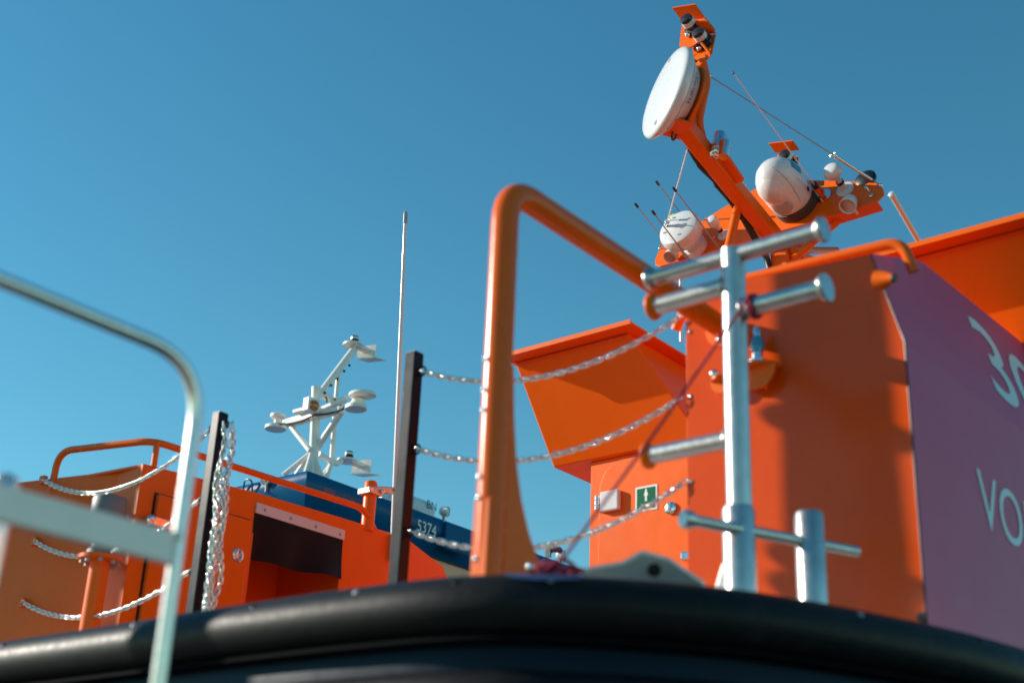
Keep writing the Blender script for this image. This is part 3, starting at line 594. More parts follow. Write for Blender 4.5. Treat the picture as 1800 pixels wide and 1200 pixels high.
# ---- navigation lights on brackets
def nav_light(label, plate, hoodp, c, par_axis, depth, sc_f=1.0, group='mast navigation lights'):
    pts = [on_p(x, y, depth, par_axis) for x, y in plate]
    t = thing('navigation_light', label, 'light', pts[0], group)
    make('bracket_plate', prism(pts, -par_axis * 0.008), ORANGE, t)
    hpts = [on_p(x, y, depth, par_axis) for x, y in hoodp[:2]]
    make('hood', prism([hpts[0], hpts[1], hpts[1] + par_axis * hoodp[2], hpts[0] + par_axis * hoodp[2]], W_ * 0.008), ORANGE, t)
    o = on_p(*c, depth, par_axis); s = sc_f
    make('base', lathe(o, par_axis, [(0, 0.060 * s), (0.03 * s, 0.060 * s), (0.035 * s, 0.045 * s), (0.06 * s, 0.045 * s)], 20), BLACKPL, t)
    make('lens', lathe(o + par_axis * 0.06 * s, par_axis, [(0, 0.046 * s), (0.035 * s, 0.046 * s)], 20), WHITE, t)
    make('cap', lathe(o + par_axis * 0.095 * s, par_axis, [(0, 0.044 * s), (0.025 * s, 0.040 * s), (0.03 * s, 0.02 * s), (0.031 * s, 0)], 20), BLACKPL, t)
    make('cable_gland', ball(o + par_axis * 0.02 - W_ * 0.055 * s + Y_ * 0.03, 0.02 * s, 10, 6), CHROME, t)
    return t
def cp8(x, y): return (1180 + x / 8.575, y / 8.575)
d1 = bo(1222, 70, 0.05); d2 = bo(1243, 85, -0.02)
n1 = nav_light('upper left black navigation light on the orange bracket at the very mast tip', [cp8(165, 330), cp8(505, 280), cp8(440, 600), cp8(390, 650), cp8(320, 695), cp8(205, 750), cp8(120, 690)], [cp8(160, 325), cp8(508, 275), 0.13], cp8(345, 455), M_, d1)
n2 = nav_light('lower black navigation light behind the topmost one at the mast tip', [cp8(455, 540), cp8(668, 520), cp8(610, 800), cp8(575, 860), cp8(515, 912), cp8(300, 950), cp8(330, 700)], [cp8(455, 530), cp8(672, 510), 0.12], cp8(520, 660), M_, d2)
for a, b in (((505, 285), (650, 460)), ((430, 615), (590, 815)), ((205, 750), (300, 905))):
    make('spacer_rod', tube([on_p(*cp8(*a), d1, M_), on_p(*cp8(*b), d2, M_)], 0.010, 8), ORANGE, n1)
make('foot', lathe(on_p(*cp8(380, 945), d2, M_), M_, [(-0.01, 0.075), (0.012, 0.075)], 20), ORANGE, n2)
dn3 = onm(1395, 330, 0.10)
n3 = nav_light('black navigation light under an orange bracket behind the white camera turret', [(1366, 272), (1403, 275), (1400, 312), (1380, 318), (1370, 300)], [(1363, 269), (1405, 264), 0.10], (1390, 287), M_, dn3, 0.9)
make('stem', beam(on_p(1392, 314, dn3 - M_ * 0.01, M_), onm(1388, 350, 0.0), 0.02, 0.05), ORANGE, n3)

# ---- chrome horn cylinders on boom
hn = thing('air_horn', 'chrome horn cylinder standing behind the mast boom', 'horn', bo(1262, 262, -0.05))
make('trumpet', lathe(bo(1261, 264, -0.10), (bo(1268, 230, -0.10) - bo(1261, 264, -0.10)), [(0, 0.040), (0.02, 0.045), (0.03, 0.042), (0.14, 0.046), (0.145, 0.040), (0.10, 0.03), (0.10, 0)], 24), CHROME, hn)
make('trumpet', lathe(bo(1272, 276, -0.16), (bo(1276, 245, -0.16) - bo(1272, 276, -0.16)), [(0, 0.034), (0.12, 0.042), (0.125, 0.036), (0.08, 0.03), (0.08, 0)], 24), CHROME, hn)
make('clamp', ball(bo(1258, 268, -0.08), 0.045, 16, 10), CHROME, hn)

# ---- thermal camera turret
tb = onm(1402, 362)
tc_ = thing('camera_turret', 'white domed camera turret with dark base ring on the mast wing', 'camera', tb)
make('base_ring', lathe(tb, M_, [(0, 0.155), (0.075, 0.160), (0.08, 0.15)], 36), GREY, tc_)
make('housing', lathe(tb + M_ * 0.081, M_, [(0, 0.150), (0.01, 0.156), (0.06, 0.161), (0.13, 0.163), (0.20, 0.160), (0.26, 0.146), (0.31, 0.115), (0.345, 0.073), (0.36, 0.036), (0.364, 0)], 44), WHITE, tc_)
view = (EYE - tb).normalized(); vp = (view - M_ * view.dot(M_)).normalized(); sd = M_.cross(vp)
def tpt(ang, h, r): a = math.radians(ang); return tb + M_ * h + (vp * math.cos(a) + sd * math.sin(a)) * r
# which side is image left
SG = 1 if (sd.dot(RIGHT) < 0) else -1
make('sensor_ball', ball(tpt(SG * 48, 0.285, 0.045), 0.133, 32, 18), WHITE, tc_)
sp_ = tpt(SG * 34, 0.168, 0.095)
make('scoop', lathe(sp_, (vp * math.cos(math.radians(34)) + sd * (SG * math.sin(math.radians(34)))) * 0.95 + M_ * 0.2, [(-0.02, 0.078), (0.05, 0.076), (0.066, 0.069), (0.072, 0.05), (0.073, 0)], 28), SCOOP, tc_)
HP = [(0, 0.150), (0.01, 0.156), (0.06, 0.161), (0.13, 0.163), (0.20, 0.160), (0.26, 0.146), (0.31, 0.115), (0.345, 0.073), (0.36, 0.036), (0.364, 0.0)]
def hrad(h):
    for (a, ra_), (b, rb_) in zip(HP, HP[1:]):
        if a <= h <= b: return ra_ + (rb_ - ra_) * (h - a) / (b - a)
    return 0.0
make('seam', tube([tpt(-SG * (12 + 10 * k / 16), 0.081 + 0.06 + 0.295 * k / 16, hrad(0.06 + 0.295 * k / 16) + 0.0005) for k in range(17)], 0.0022, 6), PALEGREY, tc_)
wnv = []; wnf = []
for i in range(7):
    for j in range(5):
        ang = -SG * (62 + 6 * i); h = 0.27 + 0.022 * j; hl = h - 0.081
        prf = [(0.20, 0.176), (0.26, 0.158), (0.31, 0.125)]
        r_ = 0.160 + (hl - 0.20) / 0.06 * (0.146 - 0.160) if hl < 0.26 else 0.146 + (hl - 0.26) / 0.05 * (0.115 - 0.146)
        wnv.append(tpt(ang, h, r_ + 0.004))
for i in range(6):
    for j in range(4): k = i * 5 + j; wnf.append((k, k + 1, k + 6, k + 5))
make('window', (wnv, wnf), GLASSB, tc_)
ft = text_vf('FLIR', V((0, 0, 0)), (1, 0, 0), (0, 1, 0), width=0.10, height=0.036, lift=0)
def wrapt(vf, a0, h0, r):
    return [tpt(a0 - SG * math.degrees(p.x / r), h0 + p.y, r) for p in vf[0]], vf[1]
make('lettering', wrapt(ft, -SG * 62, 0.135, 0.165), BLUEPRINT, tc_)
make('emblem', wrapt(lathe((0, 0.018, 0), (0, 0, 1), [(0, 0.010), (0, 0.020)], 6), -SG * 50, 0.132, 0.165), BLUEPRINT, tc_)

# ---- whip on the wing with its chrome mount
wb = onm(1447, 346)
wm = thing('whip_antenna', 'long thin whip antenna on round chrome mount rising from the mast wing', 'antenna', wb)
make('mount_disc', lathe(wb, M_, [(0, 0.062), (0.012, 0.062), (0.014, 0.05), (0.014, 0)], 28), CHROME, wm)
tipw = at(1289, 129, 8.35); wdv = (tipw - wb).normalized()
make('mount_body', tube([wb + wdv * 0.0, wb + wdv * 0.13], 0.018, 12), ORANGE, wm)
make('mount_clamp', join(tube([wb + wdv * 0.03 + Y_ * 0.025, wb + wdv * 0.12 + Y_ * 0.025], 0.009, 8), tube([wb + wdv * 0.03 - Y_ * 0.025, wb + wdv * 0.12 - Y_ * 0.025], 0.009, 8)), CHROME, wm)
make('ferrule', tube([wb + wdv * 0.13, wb + wdv * 0.165], 0.022, 12), BLACKPL, wm)
make('whip', tube([wb + wdv * 0.15, tipw], [0.0045, 0.0028], 8), WHITEP, wm)
make('tip', ball(tipw, 0.008, 8, 6), BLACKPL, wm)

# ---- mushroom antennas
def mushroom(label, bpx, h, r, stem, grp='mushroom antennas'):
    b = onm(*bpx); t = thing('mushroom_antenna', label, 'antenna', b, grp)
    make('foot', lathe(b, M_, [(0, stem * 2.6), (0.010, stem * 2.6), (0.018, stem * 1.5)], 24), WHITE, t)
    make('stem', lathe(b + M_ * 0.015, M_, [(0, stem), (h * 0.55, stem * 0.9), (h * 0.75, r * 0.55)], 20), WHITE, t)
    make('head', lathe(b + M_ * (h * 0.72), M_, [(0, r * 0.55), (0.02, r * 0.85), (0.045, r), (0.07, r * 0.96), (0.085, r * 0.75), (0.09, r * 0.4), (0.091, 0)], 28), WHITE, t)
    make('collar', lathe(b + M_ * (h * 0.36), M_, [(0, stem * 1.12), (0.02, stem * 1.12)], 16), BLACKPL, t)
mushroom('white mushroom antenna on stalk near the right tip of the mast wing', (1486, 334), 0.20, 0.065, 0.024)
mushroom('small white mushroom antenna on the wing left of the boom', (1273, 414), 0.15, 0.042, 0.018)
# ---- floodlights
def flood(label, c, r, ax, grp='wing floodlights'):
    t = thing('floodlight', label, 'lamp', c, grp)
    make('shell', lathe(c, ax, [(-0.10, 0.03 * r / 0.06), (-0.095, r * 0.62), (-0.07, r * 0.85), (-0.03, r), (0.0, r * 1.04), (0.006, r * 1.04), (0.006, r * 0.93), (-0.004, r * 0.9)], 28), WHITE, t)
    make('face', lathe(c, ax, [(-0.004, r * 0.9), (-0.010, r * 0.6), (-0.012, 0)], 28), LAMPFACE, t)
    make('bracket', tube([c - ax * 0.05 + W_ * 0.0, c - ax * 0.05 - M_ * 0.12], 0.012, 8), WHITE, t)
FA = (-W_ * 0.85 + M_ * 0.30 + Y_ * 0.05).normalized()
flood('white floodlight under the right tip of the mast wing', onm(1490, 362, 0.08), 0.056, FA)
flood('white floodlight under the left tip of the mast wing', onm(1178, 452, 0.08), 0.050, FA)
# ---- black puck
tag(make('black_puck', lathe(onm(1523, 318, -0.03), M_, [(0, 0.075), (0.02, 0.078), (0.035, 0.06), (0.038, 0)], 28), BLACKPL), 'flat black puck antenna behind the right wing tip', 'antenna')
# ---- satellite dome and neighbours
sbp = onm(1222, 436)
sd_ = thing('satellite_dome', 'large white satellite dome with flat top on the left wing', 'antenna', sbp)
make('foot', lathe(sbp, M_, [(0, 0.10), (0.05, 0.10), (0.06, 0.07), (0.14, 0.07)], 28), WHITE, sd_)
make('dome', lathe(sbp + M_ * 0.10, M_, [(0, 0.07), (0.015, 0.12), (0.05, 0.152), (0.09, 0.163), (0.12, 0.162), (0.145, 0.150), (0.158, 0.12), (0.160, 0)], 40), WHITE, sd_)
for a in (0.4, 1.9, 3.5, 5.1):
    make('top_lug', box(sbp + M_ * 0.260 + (W_ * math.cos(a) + Y_ * math.sin(a)) * 0.10, (0.006, 0.022, 0.010), (M_, Y_, W_)), PALEGREY, sd_)
yb = onm(1203, 410)
yd = thing('yellow_capped_antenna', 'small white antenna with yellow top behind the satellite dome', 'antenna', yb)
make('body', lathe(yb, M_, [(0, 0.04), (0.12, 0.04), (0.13, 0.045), (0.16, 0.045)], 24), WHITE, yd)
make('cap', lathe(yb + M_ * 0.16, M_, [(0, 0.042), (0.02, 0.038), (0.025, 0.02), (0.026, 0)], 24), YELLOW, yd)
# ---- thin whips on the left wing
for i, (tp, bp_, lab) in enumerate((((1119, 361), (1172, 428), 'leftmost thin whip with dark tip beside the satellite dome'), ((1149, 374), (1218, 466), 'thin whip crossing in front of the satellite dome'),
                                   ((1156, 322), (1207, 388), 'thin whip ending behind the yellow capped antenna'), ((1186, 333), (1272, 446), 'longest thin whip passing right of the satellite dome'))):
    b = onm(*bp_); L = 0.0
    lo, hi = 0.1, 1.6                                             # length along the mast axis
    for _ in range(40):
        mid = (lo + hi) / 2; p = b + M_ * mid - EYE; y = 600 + FPX * p.dot(DOWN) / p.dot(FWD)
        if y > tp[1]: lo = mid
        else: hi = mid
    e_ = b + M_ * lo; q = at(tp[0], tp[1], (e_ - EYE).dot(FWD))
    t = thing('thin_whip', lab, 'antenna', b, 'thin whips on the left wing')
    make('rod', tube([b, q], [0.006, 0.0042], 8), PALEGREY, t)
    dq = (q - b).normalized(); make('tip', tube([q - dq * 0.02, q + dq * 0.02], 0.0095, 8), BLACKPL, t)
    make('mount', tube([b - dq * 0.03, b + dq * 0.05], 0.011, 10), CHROME, t)
# ---- stays
def stay(label, a, b, tb0, tb1, tone):
    t = thing('stay_wire', label, 'wire', b); dv = (b - a)
    make('wire', tube([a, b], 0.0045, 8), tone, t)
    p = a + dv * tb0; q = a + dv * tb1
    make('turnbuckle', tube([p, p + (q - p) * 0.06, p + (q - p) * 0.12, q], [0.009, 0.018, 0.011, 0.011], 10), CHROME, t)
    make('shackle', tube([p + V((0, 0.018 * math.cos(x), 0.018 * math.sin(x))) for x in [2 * math.pi * k / 12 for k in range(13)]], 0.006, 8, False), CHROME, t)
    make('eye', ball(a, 0.014, 10, 6), CHROME, t); make('eye', ball(b, 0.014, 10, 6), CHROME, t)
stay('dark wire stay running from the mast arm down to the right wing tip', bo(1247, 134, -0.02), onm(1548, 326), 0.72, 0.95, PALEGREY)
stay('pale wire stay running from the boom down to the left wing tip', bo(1210, 257, 0.06), onm(1160, 437), 0.70, 0.97, WHITEP)

# ================================================================== FAIRLEAD, ROPES on the gunwale
fl_ = thing('fairlead', 'cast aluminium wedge fairlead with a hole sitting on the fender', 'fairlead', on_z(1130, 1030, DZ))
def gp(px, py, d=4.25): return at(px, py, d)
f1 = [gp(1015, 1003), gp(1022, 1030), gp(1250, 1040), gp(1236, 1018), gp(1178, 978), gp(1128, 964), gp(1095, 984), gp(1040, 993)]
bk = V((0.62, 0.40, 0)).normalized() * 0.16
make('casting', prism(f1, bk), ALU, fl_, bevel=0.012, seg=3)
make('eye', lathe(gp(1150, 1001, 4.245), -FWD, [(-0.02, 0.021), (0.003, 0.021), (0.004, 0)], 20), BLACKPL, fl_)
rope = thing('mooring_line', 'thin crimson rope stretched from the bollard bar down to the fender', 'rope', (3.4, 2.6, DZ))
ra = V((BU - 0.040, 2.44 * BK, bz(3.985))); rm = on_z(985, 988, DZ + 0.07)
make('line', tube([ra, ra.lerp(rm, 0.5) + V((0, 0, -0.012)), rm], 0.0050, 10), ROPE, rope)
make('hitch', join(*[tube([V((BU + 0.042 * math.cos(x), 2.44 * BK + 0.012 * k, bz(3.955) + 0.042 * math.sin(x))) for x in [2 * math.pi * i / 16 for i in range(17)]], 0.006, 8, False) for k in range(2)]), ROPE, rope)
bundle = []
for k in range(3):
    c0 = at(962 + k * 16, 1004 - (k % 3) * 3, 4.05)
    bundle.append(tube(smooth_path([c0 + V((0.05 * math.cos(x + k) * (1 + 0.2 * k % 2), 0.04 * math.sin(x + k), 0.010 * math.sin(3 * x + k))) for x in [2 * math.pi * i / 9 for i in range(9)]], 4), 0.007, 8))
make('coil', join(*bundle), ROPE, rope)
strap = thing('webbing_strap', 'blue webbing strap looped over the black fender below the arch', 'strap', (3.1, 2.45, 2.4))
sv = []; sf = []
fine = smooth_path(plan, 6)
def outward(i):
    t = (fine[i + 1] - fine[i - 1]).normalized(); o = V((t.y, -t.x, 0)); return -o if o.dot(V((8, 5, 0)) - fine[i]) > 0 else o
def pxx(p): q = p - EYE; return 900 + FPX * q.dot(RIGHT) / q.dot(FWD)
ids = [i for i in range(1, len(fine) - 1) if fine[i].x < 4 and 884 < pxx(fine[i] + outward(i) * 0.05 + V((0, 0, FZ + 0.07))) < 1032]
for q, i in enumerate(ids):
    out = outward(i); e2 = math.sin(math.pi * q / (len(ids) - 1)) ** 0.6
    prof = [(k_, a) for k_ in (1.07, 0.97) for a in [math.radians(60 - 3 * e2 - (8 + 12 * e2) * j / 3) for j in range(4)]]
    for k_, a in prof: sv.append(fine[i] + out * (k_ * R * math.cos(a)) + V((0, 0, FZ + k_ * R * math.sin(a))))
for i in range(len(ids) - 1):
    for j in range(3):
        k = i * 8 + j; sf.append((k, k + 1, k + 9, k + 8)); k += 4; sf.append((k, k + 8, k + 9, k + 1))
make('band', (sv, sf), BLUEROPE, strap)
make('buckle', ball(at(932, 996, 4.0), 0.013, 14, 10), CHROME, strap)

# ================================================================== QUAY LADDER in the foreground
LY = 2.583; LX = 1.935
ld = thing('ladder_rail', 'aluminium handrail with rounded corner and flat crossbar close on the left', 'railing', (LX, LY, 0.1))
make('rail_tube', tube(fillet([(0.0, LY, 2.848), (LX, LY, 2.848), (LX, LY, 0.1)], 0.17, 12), 0.0175, 22), LADDER, ld)
make('crossbar', beam((0.9, LY, 2.362), (LX - 0.018, LY, 2.376), 0.076, 0.026, (0, 1, 0)), mat('warm_lit_alloy_bar', (0.95, 0.77, 0.69), 0.5, metal=0.15, var=0.08, scale=12), ld, bevel=0.004)  # warm tint in the colour stands in for bounced light on neutral alloy
make('weld', ball((LX - 0.012, LY - 0.012, 2.405), 0.011, 12, 8), LADDER, ld)
lp = on_v(8, 858, LY + 0.22)
ps = thing('ladder_post', 'pale rounded post end behind the crossbar at the left edge', 'post', (lp.x, lp.y, 0.1))
make('tube', tube([(lp.x, lp.y, 0.1), (lp.x, lp.y, lp.z - 0.02), (lp.x, lp.y, lp.z)], 0.028, 20), LADDER, ps)
make('knob', lathe((lp.x, lp.y, lp.z - 0.06), (0, 0, 1), [(0, 0.030), (0.02, 0.036), (0.06, 0.036), (0.085, 0.028), (0.095, 0.012), (0.096, 0)], 24), LADDER, ps)

# ================================================================== BLUE BOAT
B = at(540, 825, 18); BZ = B.z; BY = B.y; BX = B.x
bb = thing('blue_boat', 'blue boat cabin roof with dark red and white lettering beyond the orange locker', 'boat', (22, 16, 0))
ZV = BZ - 0.20; zs = BZ - 0.52; ins = 0.22
f_ = [V((BX, BY, BZ)), V((34, BY, BZ)), V((34, BY, ZV)), V((BX, BY, ZV)), V((BX, BY + 5, BZ)), V((BX, BY + 5, ZV))]
coam = make('coaming', ([V((BX + 0.03, BY + 0.03, BZ)), V((34, BY + 0.03, BZ)), V((34, BY + 4.97, BZ)), V((BX + 0.03, BY + 4.97, BZ)), V((BX, BY, BZ - 0.04)), V((34, BY, BZ - 0.04)), V((34, BY + 5, BZ - 0.04)), V((BX, BY + 5, BZ - 0.04)),
               V((BX, BY, ZV)), V((34, BY, ZV)), V((34, BY + 5, ZV)), V((BX, BY + 5, ZV)), V((BX + ins, BY + ins, zs)), V((34, BY + ins, zs)), V((34, BY + 5 - ins, zs)), V((BX + ins, BY + 5 - ins, zs))],
              [(0, 1, 2, 3), (12, 15, 14, 13)] + [(a + i, a + (i + 1) % 4, a + 4 + (i + 1) % 4, a + 4 + i) for a in (0, 4, 8) for i in range(4)]), BLUE, bb)
make('cabin', span((BX + 0.9, BY + 0.55, 3.4), (33, BY + 4.45, zs - 0.002)), BLUE, bb)
make('cabin_band', span((BX + ins + 0.02, BY + ins + 0.05, zs - 0.55), (33.2, BY + 4.5, zs - 0.003)), CREAM_WARMED, bb)
make('hull', prism([(BX - 3, BY - 0.6, -0.5), (40, BY - 0.6, -0.5), (40, BY + 6, -0.5), (BX - 3, BY + 6, -0.5), (BX - 6, BY + 2.7, -0.5)], (0, 0, 3.9)), NAVY, bb)
# window belt below the band
for k in range(8):
    a = BX + 2.0 + k * 2.2
    make('window', span((a, BY + 0.20, zs - 1.55), (a + 1.9, BY + 0.26, zs - 0.62)), GLASSB, bb)
tq = on_v(569, 855, BY); tq2 = on_v(588, 868, BY)
make('square_emblem', prism([(tq.x, BY - 0.004, tq.z - 0.14), (tq2.x, BY - 0.004, tq.z - 0.14), (tq2.x, BY - 0.004, tq.z), (tq.x, BY - 0.004, tq.z)], (0, 0.003, 0)), MAROON, coam)
k0 = on_v(594, 875, BY); k1 = on_v(640, 900, BY)
make('lettering', text_vf('KEWATE', V((k0.x, BY, k0.z)), (1, 0, 0), (0, 0, 1), width=(k1.x - k0.x) * 0.98, height=0.085, lift=0.004), MAROON, coam)
w0 = on_v(733, 931, BY); w1 = on_v(766, 940, BY)
make('lettering', text_vf('5374', V((w0.x, BY, w0.z - 0.01)), (1, 0, 0), (0, 0, 1), width=(w1.x - w0.x), height=0.17, lift=0.004), LETTER, coam)
vb0 = on_v(779, 930, BY); vb1 = on_v(823, 932, BY)
make('side_box', span((vb0.x, BY - 0.06, vb0.z - 0.28), (vb1.x, BY + 0.0, vb1.z + 0.0)), BLUE, coam, bevel=0.01)
make('grab_wire', tube(smooth_path([on_u(428, 862, BX - 0.02), on_u(430, 846, BX - 0.05), on_u(437, 842, BX - 0.07), on_u(443, 848, BX - 0.05), on_u(443, 864, BX - 0.02)], 6), 0.012, 8), BLACKPL, bb)
def lamp(label, c, ax, r=0.075):
    t = thing('search_lamp', label, 'lamp', c + V((0, 0, -0.12)), 'round lamps on the blue boat')
    ax = V(ax).normalized()
    make('shell', lathe(c, ax, [(-0.12, 0.02), (-0.11, r * 0.6), (-0.07, r * 0.92), (0, r), (0.012, r * 1.06), (0.018, r * 1.04), (0.018, r * 0.9), (0.008, r * 0.88)], 24), WHITE, t)
    make('face', lathe(c, ax, [(0.008, r * 0.88), (-0.01, r * 0.5), (-0.02, 0)], 24), LAMPFACE, t)
    make('bulb_bar', tube([c + ax * 0.012 - V((0, 0, r * 0.5)), c + ax * 0.012 + V((0, 0, r * 0.5))], 0.008, 8), CHROME, t)
    make('bracket', tube([c - ax * 0.05 + V((0, 0, -r * 0.7)), c - ax * 0.05 + V((0, 0, -r - 0.10))], 0.022, 10), PALEGREY, t)
lamp('round white lamp on the blue roof edge right of the black stanchion', on_v(786, 899, BY - 0.02), (0.35, -0.85, -0.12))
lamp('round white lamp low on the blue roof edge beneath the lowest chain', on_v(990, 975, BY - 0.02), (0.35, -0.85, -0.12), 0.085)
lamp('clear round lamp on the blue bow edge behind the left handrail', on_u(466, 843, BX - 0.06), (-0.9, -0.15, -0.25), 0.07)
hd = on_v(972, 968, BY + 0.05)
hs = thing('loud_hailer', 'dark red and black hailer beside the lower lamp on the blue roof', 'hailer', hd)
make('horn', lathe(hd + V((-0.10, 0, 0.03)), (1, -0.35, 0), [(0, 0.09), (0.02, 0.10), (0.08, 0.06), (0.20, 0.05), (0.24, 0.03), (0.245, 0)], 20), MAROON, hs)
make('bracket', box(hd + V((-0.12, 0.0, -0.03)), (0.03, 0.10, 0.20)), BLACKPL, hs)
# life raft canister
lr = on_v(707, 889, BY + 0.5)
lf = thing('liferaft_canister', 'white liferaft canister partly hidden behind the black stanchion', 'canister', lr + V((0, 0, -0.25)))
make('shell', lathe(lr + V((-0.42, 0, -0.02)), (1, 0, 0), [(0, 0), (0.0, 0.14), (0.03, 0.19), (0.08, 0.21), (0.88, 0.21), (0.93, 0.19), (0.96, 0.14), (0.96, 0)], 28), WHITE, lf)
make('lettering', text_vf('BN', lr + V((0.30, -0.208, 0.02)), (1, 0, 0), (0, 0, 1), height=0.12, lift=0.006), BLACKPL, lf)
make('cradle', box(lr + V((0.05, 0, -0.25)), (0.7, 0.3, 0.06)), PALEGREY, lf)
bp0 = on_v(707, 866, BY + 0.6); bp1 = on_v(712, 690, BY + 0.6)
ba = thing('thin_pole', 'thin white pole between the pole antenna and the black stanchion', 'antenna', bp0)
make('rod', tube([bp0 + V((0, 0, -0.2)), bp1], 0.022, 10), WHITE, ba)

# ---- white mast of the blue boat
NY = BY + 1.3
nz_ = on_v(553, 828, NY)
def wm_(px, py, dy=0.0): return on_v(px, py, NY + dy)
def wu_(px, py, du=0.0): return on_u(px, py, wm_(552, 745).x + du)
wmst = thing('white_mast', 'white tubular signal mast with crossarm on the blue boat roof', 'mast', wm_(553, 835))
make('pole', tube([wm_(551, 850), wm_(552, 790), wm_(556, 680)], 0.070, 18), WHITEP, wmst)
make('arm', tube([wm_(557, 700), wm_(622, 614)], 0.058, 14), WHITEP, wmst)
make('arm_support', tube([wm_(595, 655), wm_(590, 710)], 0.035, 12), WHITEP, wmst)
make('crossarm', tube([wu_(507, 745), wu_(600, 720)], 0.062, 14), WHITEP, wmst)
make('crossarm', tube([wu_(500, 742, 0.25), wu_(552, 726, 0.2), wu_(610, 700, 0.2)], 0.045, 12), WHITEP, wmst)
make('strut', tube([wm_(563, 690), wm_(590, 707), wm_(598, 718)], 0.055, 12), WHITEP, wmst)
make('brace', tube([wu_(510, 747), wm_(545, 792)], 0.040, 12), WHITEP, wmst)
make('brace', tube([wu_(600, 724), wm_(557, 788)], 0.050, 12), WHITEP, wmst)
make('rear_post', tube([wm_(591, 700, 0.25), wm_(583, 815, 0.25)], 0.040, 12), WHITEP, wmst)
for a in ((498, 835), (520, 835), (535, 840), (566, 838), (548, 838)):
    make('foot_strut', tube([wm_(548, 795), wm_(*a, 0.3 if a[0] < 530 else -0.2)], 0.038, 10), WHITEP, wmst)
make('lower_arm', tube([wm_(560, 798), wm_(584, 812), wm_(592, 814), wm_(600, 809)], 0.045, 12), WHITEP, wmst)
make('foot_strut', tube([wm_(584, 814), wm_(560, 845)], 0.038, 10), WHITEP, wmst); make('foot_strut', tube([wm_(582, 815), wm_(572, 845, -0.2)], 0.038, 10), WHITEP, wmst)
make('cable', tube(smooth_path([wu_(482, 744, -0.05), wu_(505, 745, -0.07), wu_(530, 740, -0.07), wu_(552, 730, -0.09), wu_(575, 727, -0.07), wu_(600, 720, -0.07), wu_(608, 712, -0.05)], 4), 0.016, 8), BLACKPL, wmst)
for px, py in ((574, 702), (590, 705), (598, 712)): make('cable_tie', tube([wm_(px - 2, py - 5, -0.06), wm_(px + 1, py, -0.08), wm_(px, py + 5, -0.06)], 0.012, 6), BLACKPL, wmst)
for px, py in ((570, 688), (581, 675), (592, 664), (604, 650), (613, 640)): make('cable_clip', ball(wm_(px + 1, py + 2, -0.07), 0.022, 8, 6), BLACKPL, wmst)
def oval(c, a, b, th, ax, ay):
    n = 28; return prism([c + ax * (a * math.cos(2 * math.pi * k / n)) + ay * (b * math.sin(2 * math.pi * k / n)) for k in range(n)], ax.cross(ay) * th)
make('end_pad', oval(wu_(485, 749), 0.17, 0.16, 0.05, Y_, V((1, 0, 0.0))), WHITEP, wmst, bevel=0.008)
make('end_pad', oval(wu_(626, 713), 0.17, 0.15, 0.06, Y_, V((1, 0, 0.0))), WHITEP, wmst, bevel=0.008)
make('middle_shelf', box(wm_(543, 722, 0.25), (0.25, 0.45, 0.05)), WHITEP, wmst, bevel=0.01)
def glamp(label, px, py, s=1.0, grp='lights on the white mast'):
    """white platform with a shade and a black signal light"""
    c = wm_(px, py); t = thing('signal_light', label, 'light', c, grp)
    X = V((1, 0, 0))
    make('platform', oval(c + V((0.0, 0, 0.0)), 0.16, 0.16, 0.03, Y_, X), WHITEP, t, bevel=0.004)
    make('arm_plate', box(c + X * 0.12 + V((0, -0.05, -0.03)), (0.28, 0.14, 0.05)), WHITEP, t, bevel=0.008)
    make('back_shade', prism([c + V((0.20, 0.10, 0.05)), c + V((0.30, -0.20, 0.06)), c + V((0.30, -0.20, -0.14)), c + V((0.20, 0.10, -0.12))], V((0.012, 0.004, 0))), WHITEP, t)
    make('under_shade', prism([c + V((0.18, 0.10, -0.16)), c + V((0.30, -0.20, -0.16)), c + V((0.52, -0.22, -0.14)), c + V((0.42, 0.08, -0.14))], V((0, 0, 0.012))), WHITEP, t)
    o = c + V((0.02, 0, 0.012))
    make('base', lathe(o, (0, 0, 1), [(0, 0.085), (0.05, 0.068), (0.07, 0.066)], 20), BLACKPL, t)
    make('lens', lathe(o + V((0, 0, 0.07)), (0, 0, 1), [(0, 0.064), (0.035, 0.064)], 20), WHITE, t)
    make('cap', lathe(o + V((0, 0, 0.105)), (0, 0, 1), [(0, 0.062), (0.02, 0.055), (0.022, 0)], 20), BLACKPL, t)
glamp('black signal light on white platform at the white mast top', 621, 605)
glamp('black signal light on white platform at the white mast foot', 611, 808)
bc = wm_(551, 714, -0.12)
bl_ = thing('amber_lamp', 'amber lens lamp on the front of the white mast', 'lamp', bc)
make('housing', box(bc + V((0, 0.05, 0.02)), (0.22, 0.14, 0.22)), WHITEP, bl_, bevel=0.02)
make('lens', lathe(bc + V((-0.02, -0.02, 0)), (-0.3, -1, -0.1), [(0, 0.085), (0.04, 0.075), (0.06, 0.04), (0.065, 0)], 20), AMBER, bl_)
gc = wu_(487, 745, -0.02)
gg = thing('mushroom_antenna', 'small white mushroom antenna on the left end of the white crossarm', 'antenna', gc, 'mushroom antennas')
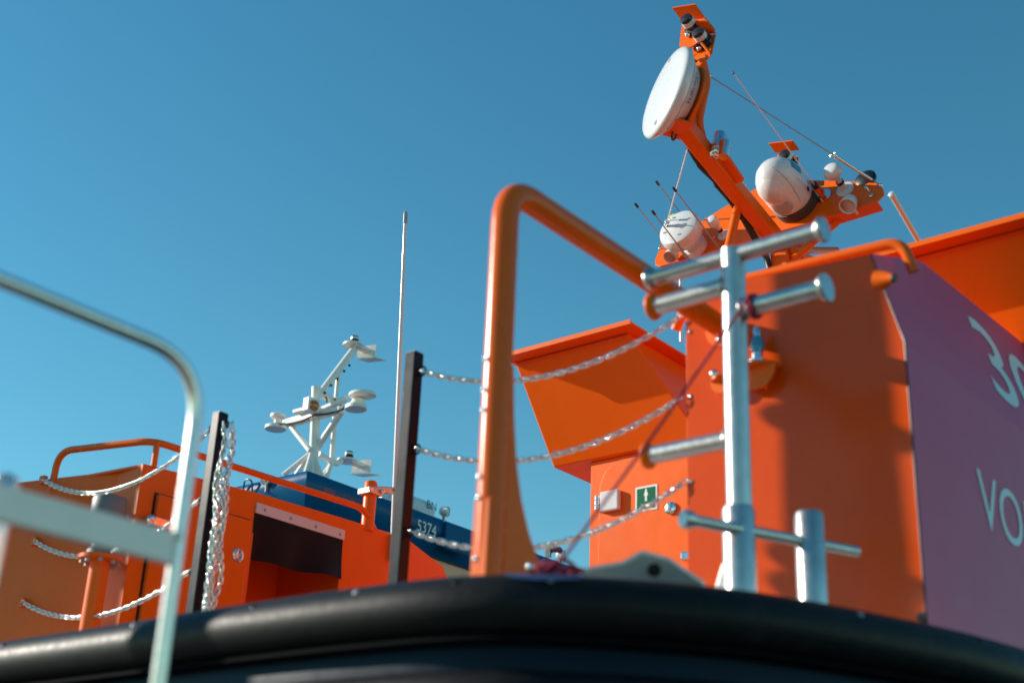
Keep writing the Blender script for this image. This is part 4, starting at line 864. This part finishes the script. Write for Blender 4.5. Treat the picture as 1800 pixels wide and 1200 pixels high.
make('stem', lathe(gc, (0, 0, 1), [(0, 0.07), (0.02, 0.05), (0.08, 0.05), (0.09, 0.06)], 16), WHITEP, gg)
make('head', lathe(gc + V((0, 0, 0.085)), (0, 0, 1), [(0, 0.09), (0.02, 0.115), (0.06, 0.115), (0.075, 0.09), (0.078, 0)], 20), WHITEP, gg)
rc = wu_(637, 694, 0.1)
rd = thing('disc_antenna', 'flat white disc antenna above the right end of the white crossarm', 'antenna', rc)
make('disc', lathe(rc, (-0.1, 0, 1), [(-0.03, 0.17), (-0.02, 0.20), (0, 0.205), (0.03, 0.19), (0.05, 0.12), (0.055, 0)], 32), WHITEP, rd)
make('pedestal', lathe(rc + V((0, 0.10, -0.16)), (0.05, -0.3, 1), [(0, 0.13), (0.05, 0.10), (0.13, 0.09)], 18), WHITEP, rd)

# ================================================================== PILES out of view, added to shade the lockers and fender

def pile(label, x, y, r, h, lean_, grp=None):
    t = thing('shade_pile', label, 'pile', (x, y, 0), grp)
    k = 22; pts = [V((x + lean_[0] * i / k, y + lean_[1] * i / k, -2 + (h + 2) * i / k)) for i in range(k + 1)]
    make('trunk', tube(pts, [r * (1.08 - 0.12 * i / k + 0.02 * math.sin(i * 2.1)) for i in range(k + 1)], 18), WOOD, t)
    make('cap', lathe(pts[-1], (0, 0, 1), [(-0.05, r * 1.06), (0.02, r * 1.06), (0.16, 0.02), (0.165, 0)], 18), BLACKPL, t)
    for z in (5.3, 5.42, 6.0):
        q = pts[0].lerp(pts[-1], (z + 2) / (h + 2)); make('rope_band', tube([q + V((r * 1.08 * math.cos(a), r * 1.08 * math.sin(a), 0)) for a in [2 * math.pi * i / 20 for i in range(21)]], 0.03, 8, False), ROPE, t)  # bands notch the edge of the added pile's shadow
pile('unseen timber pile added left of the frame to shade the locker front', 2.17, 7.44, 0.116, 6.75, (0, 0.11))
pile('unseen timber pile added left of the frame to shade the left locker', 2.08, 12.25, 0.205, 6.6, (0, 0), 'added shade piles')
pile('slim unseen timber pile added left of the frame to shade the fender', 0.88, 7.95, 0.10, 5.6, (0, 0), 'added shade piles')
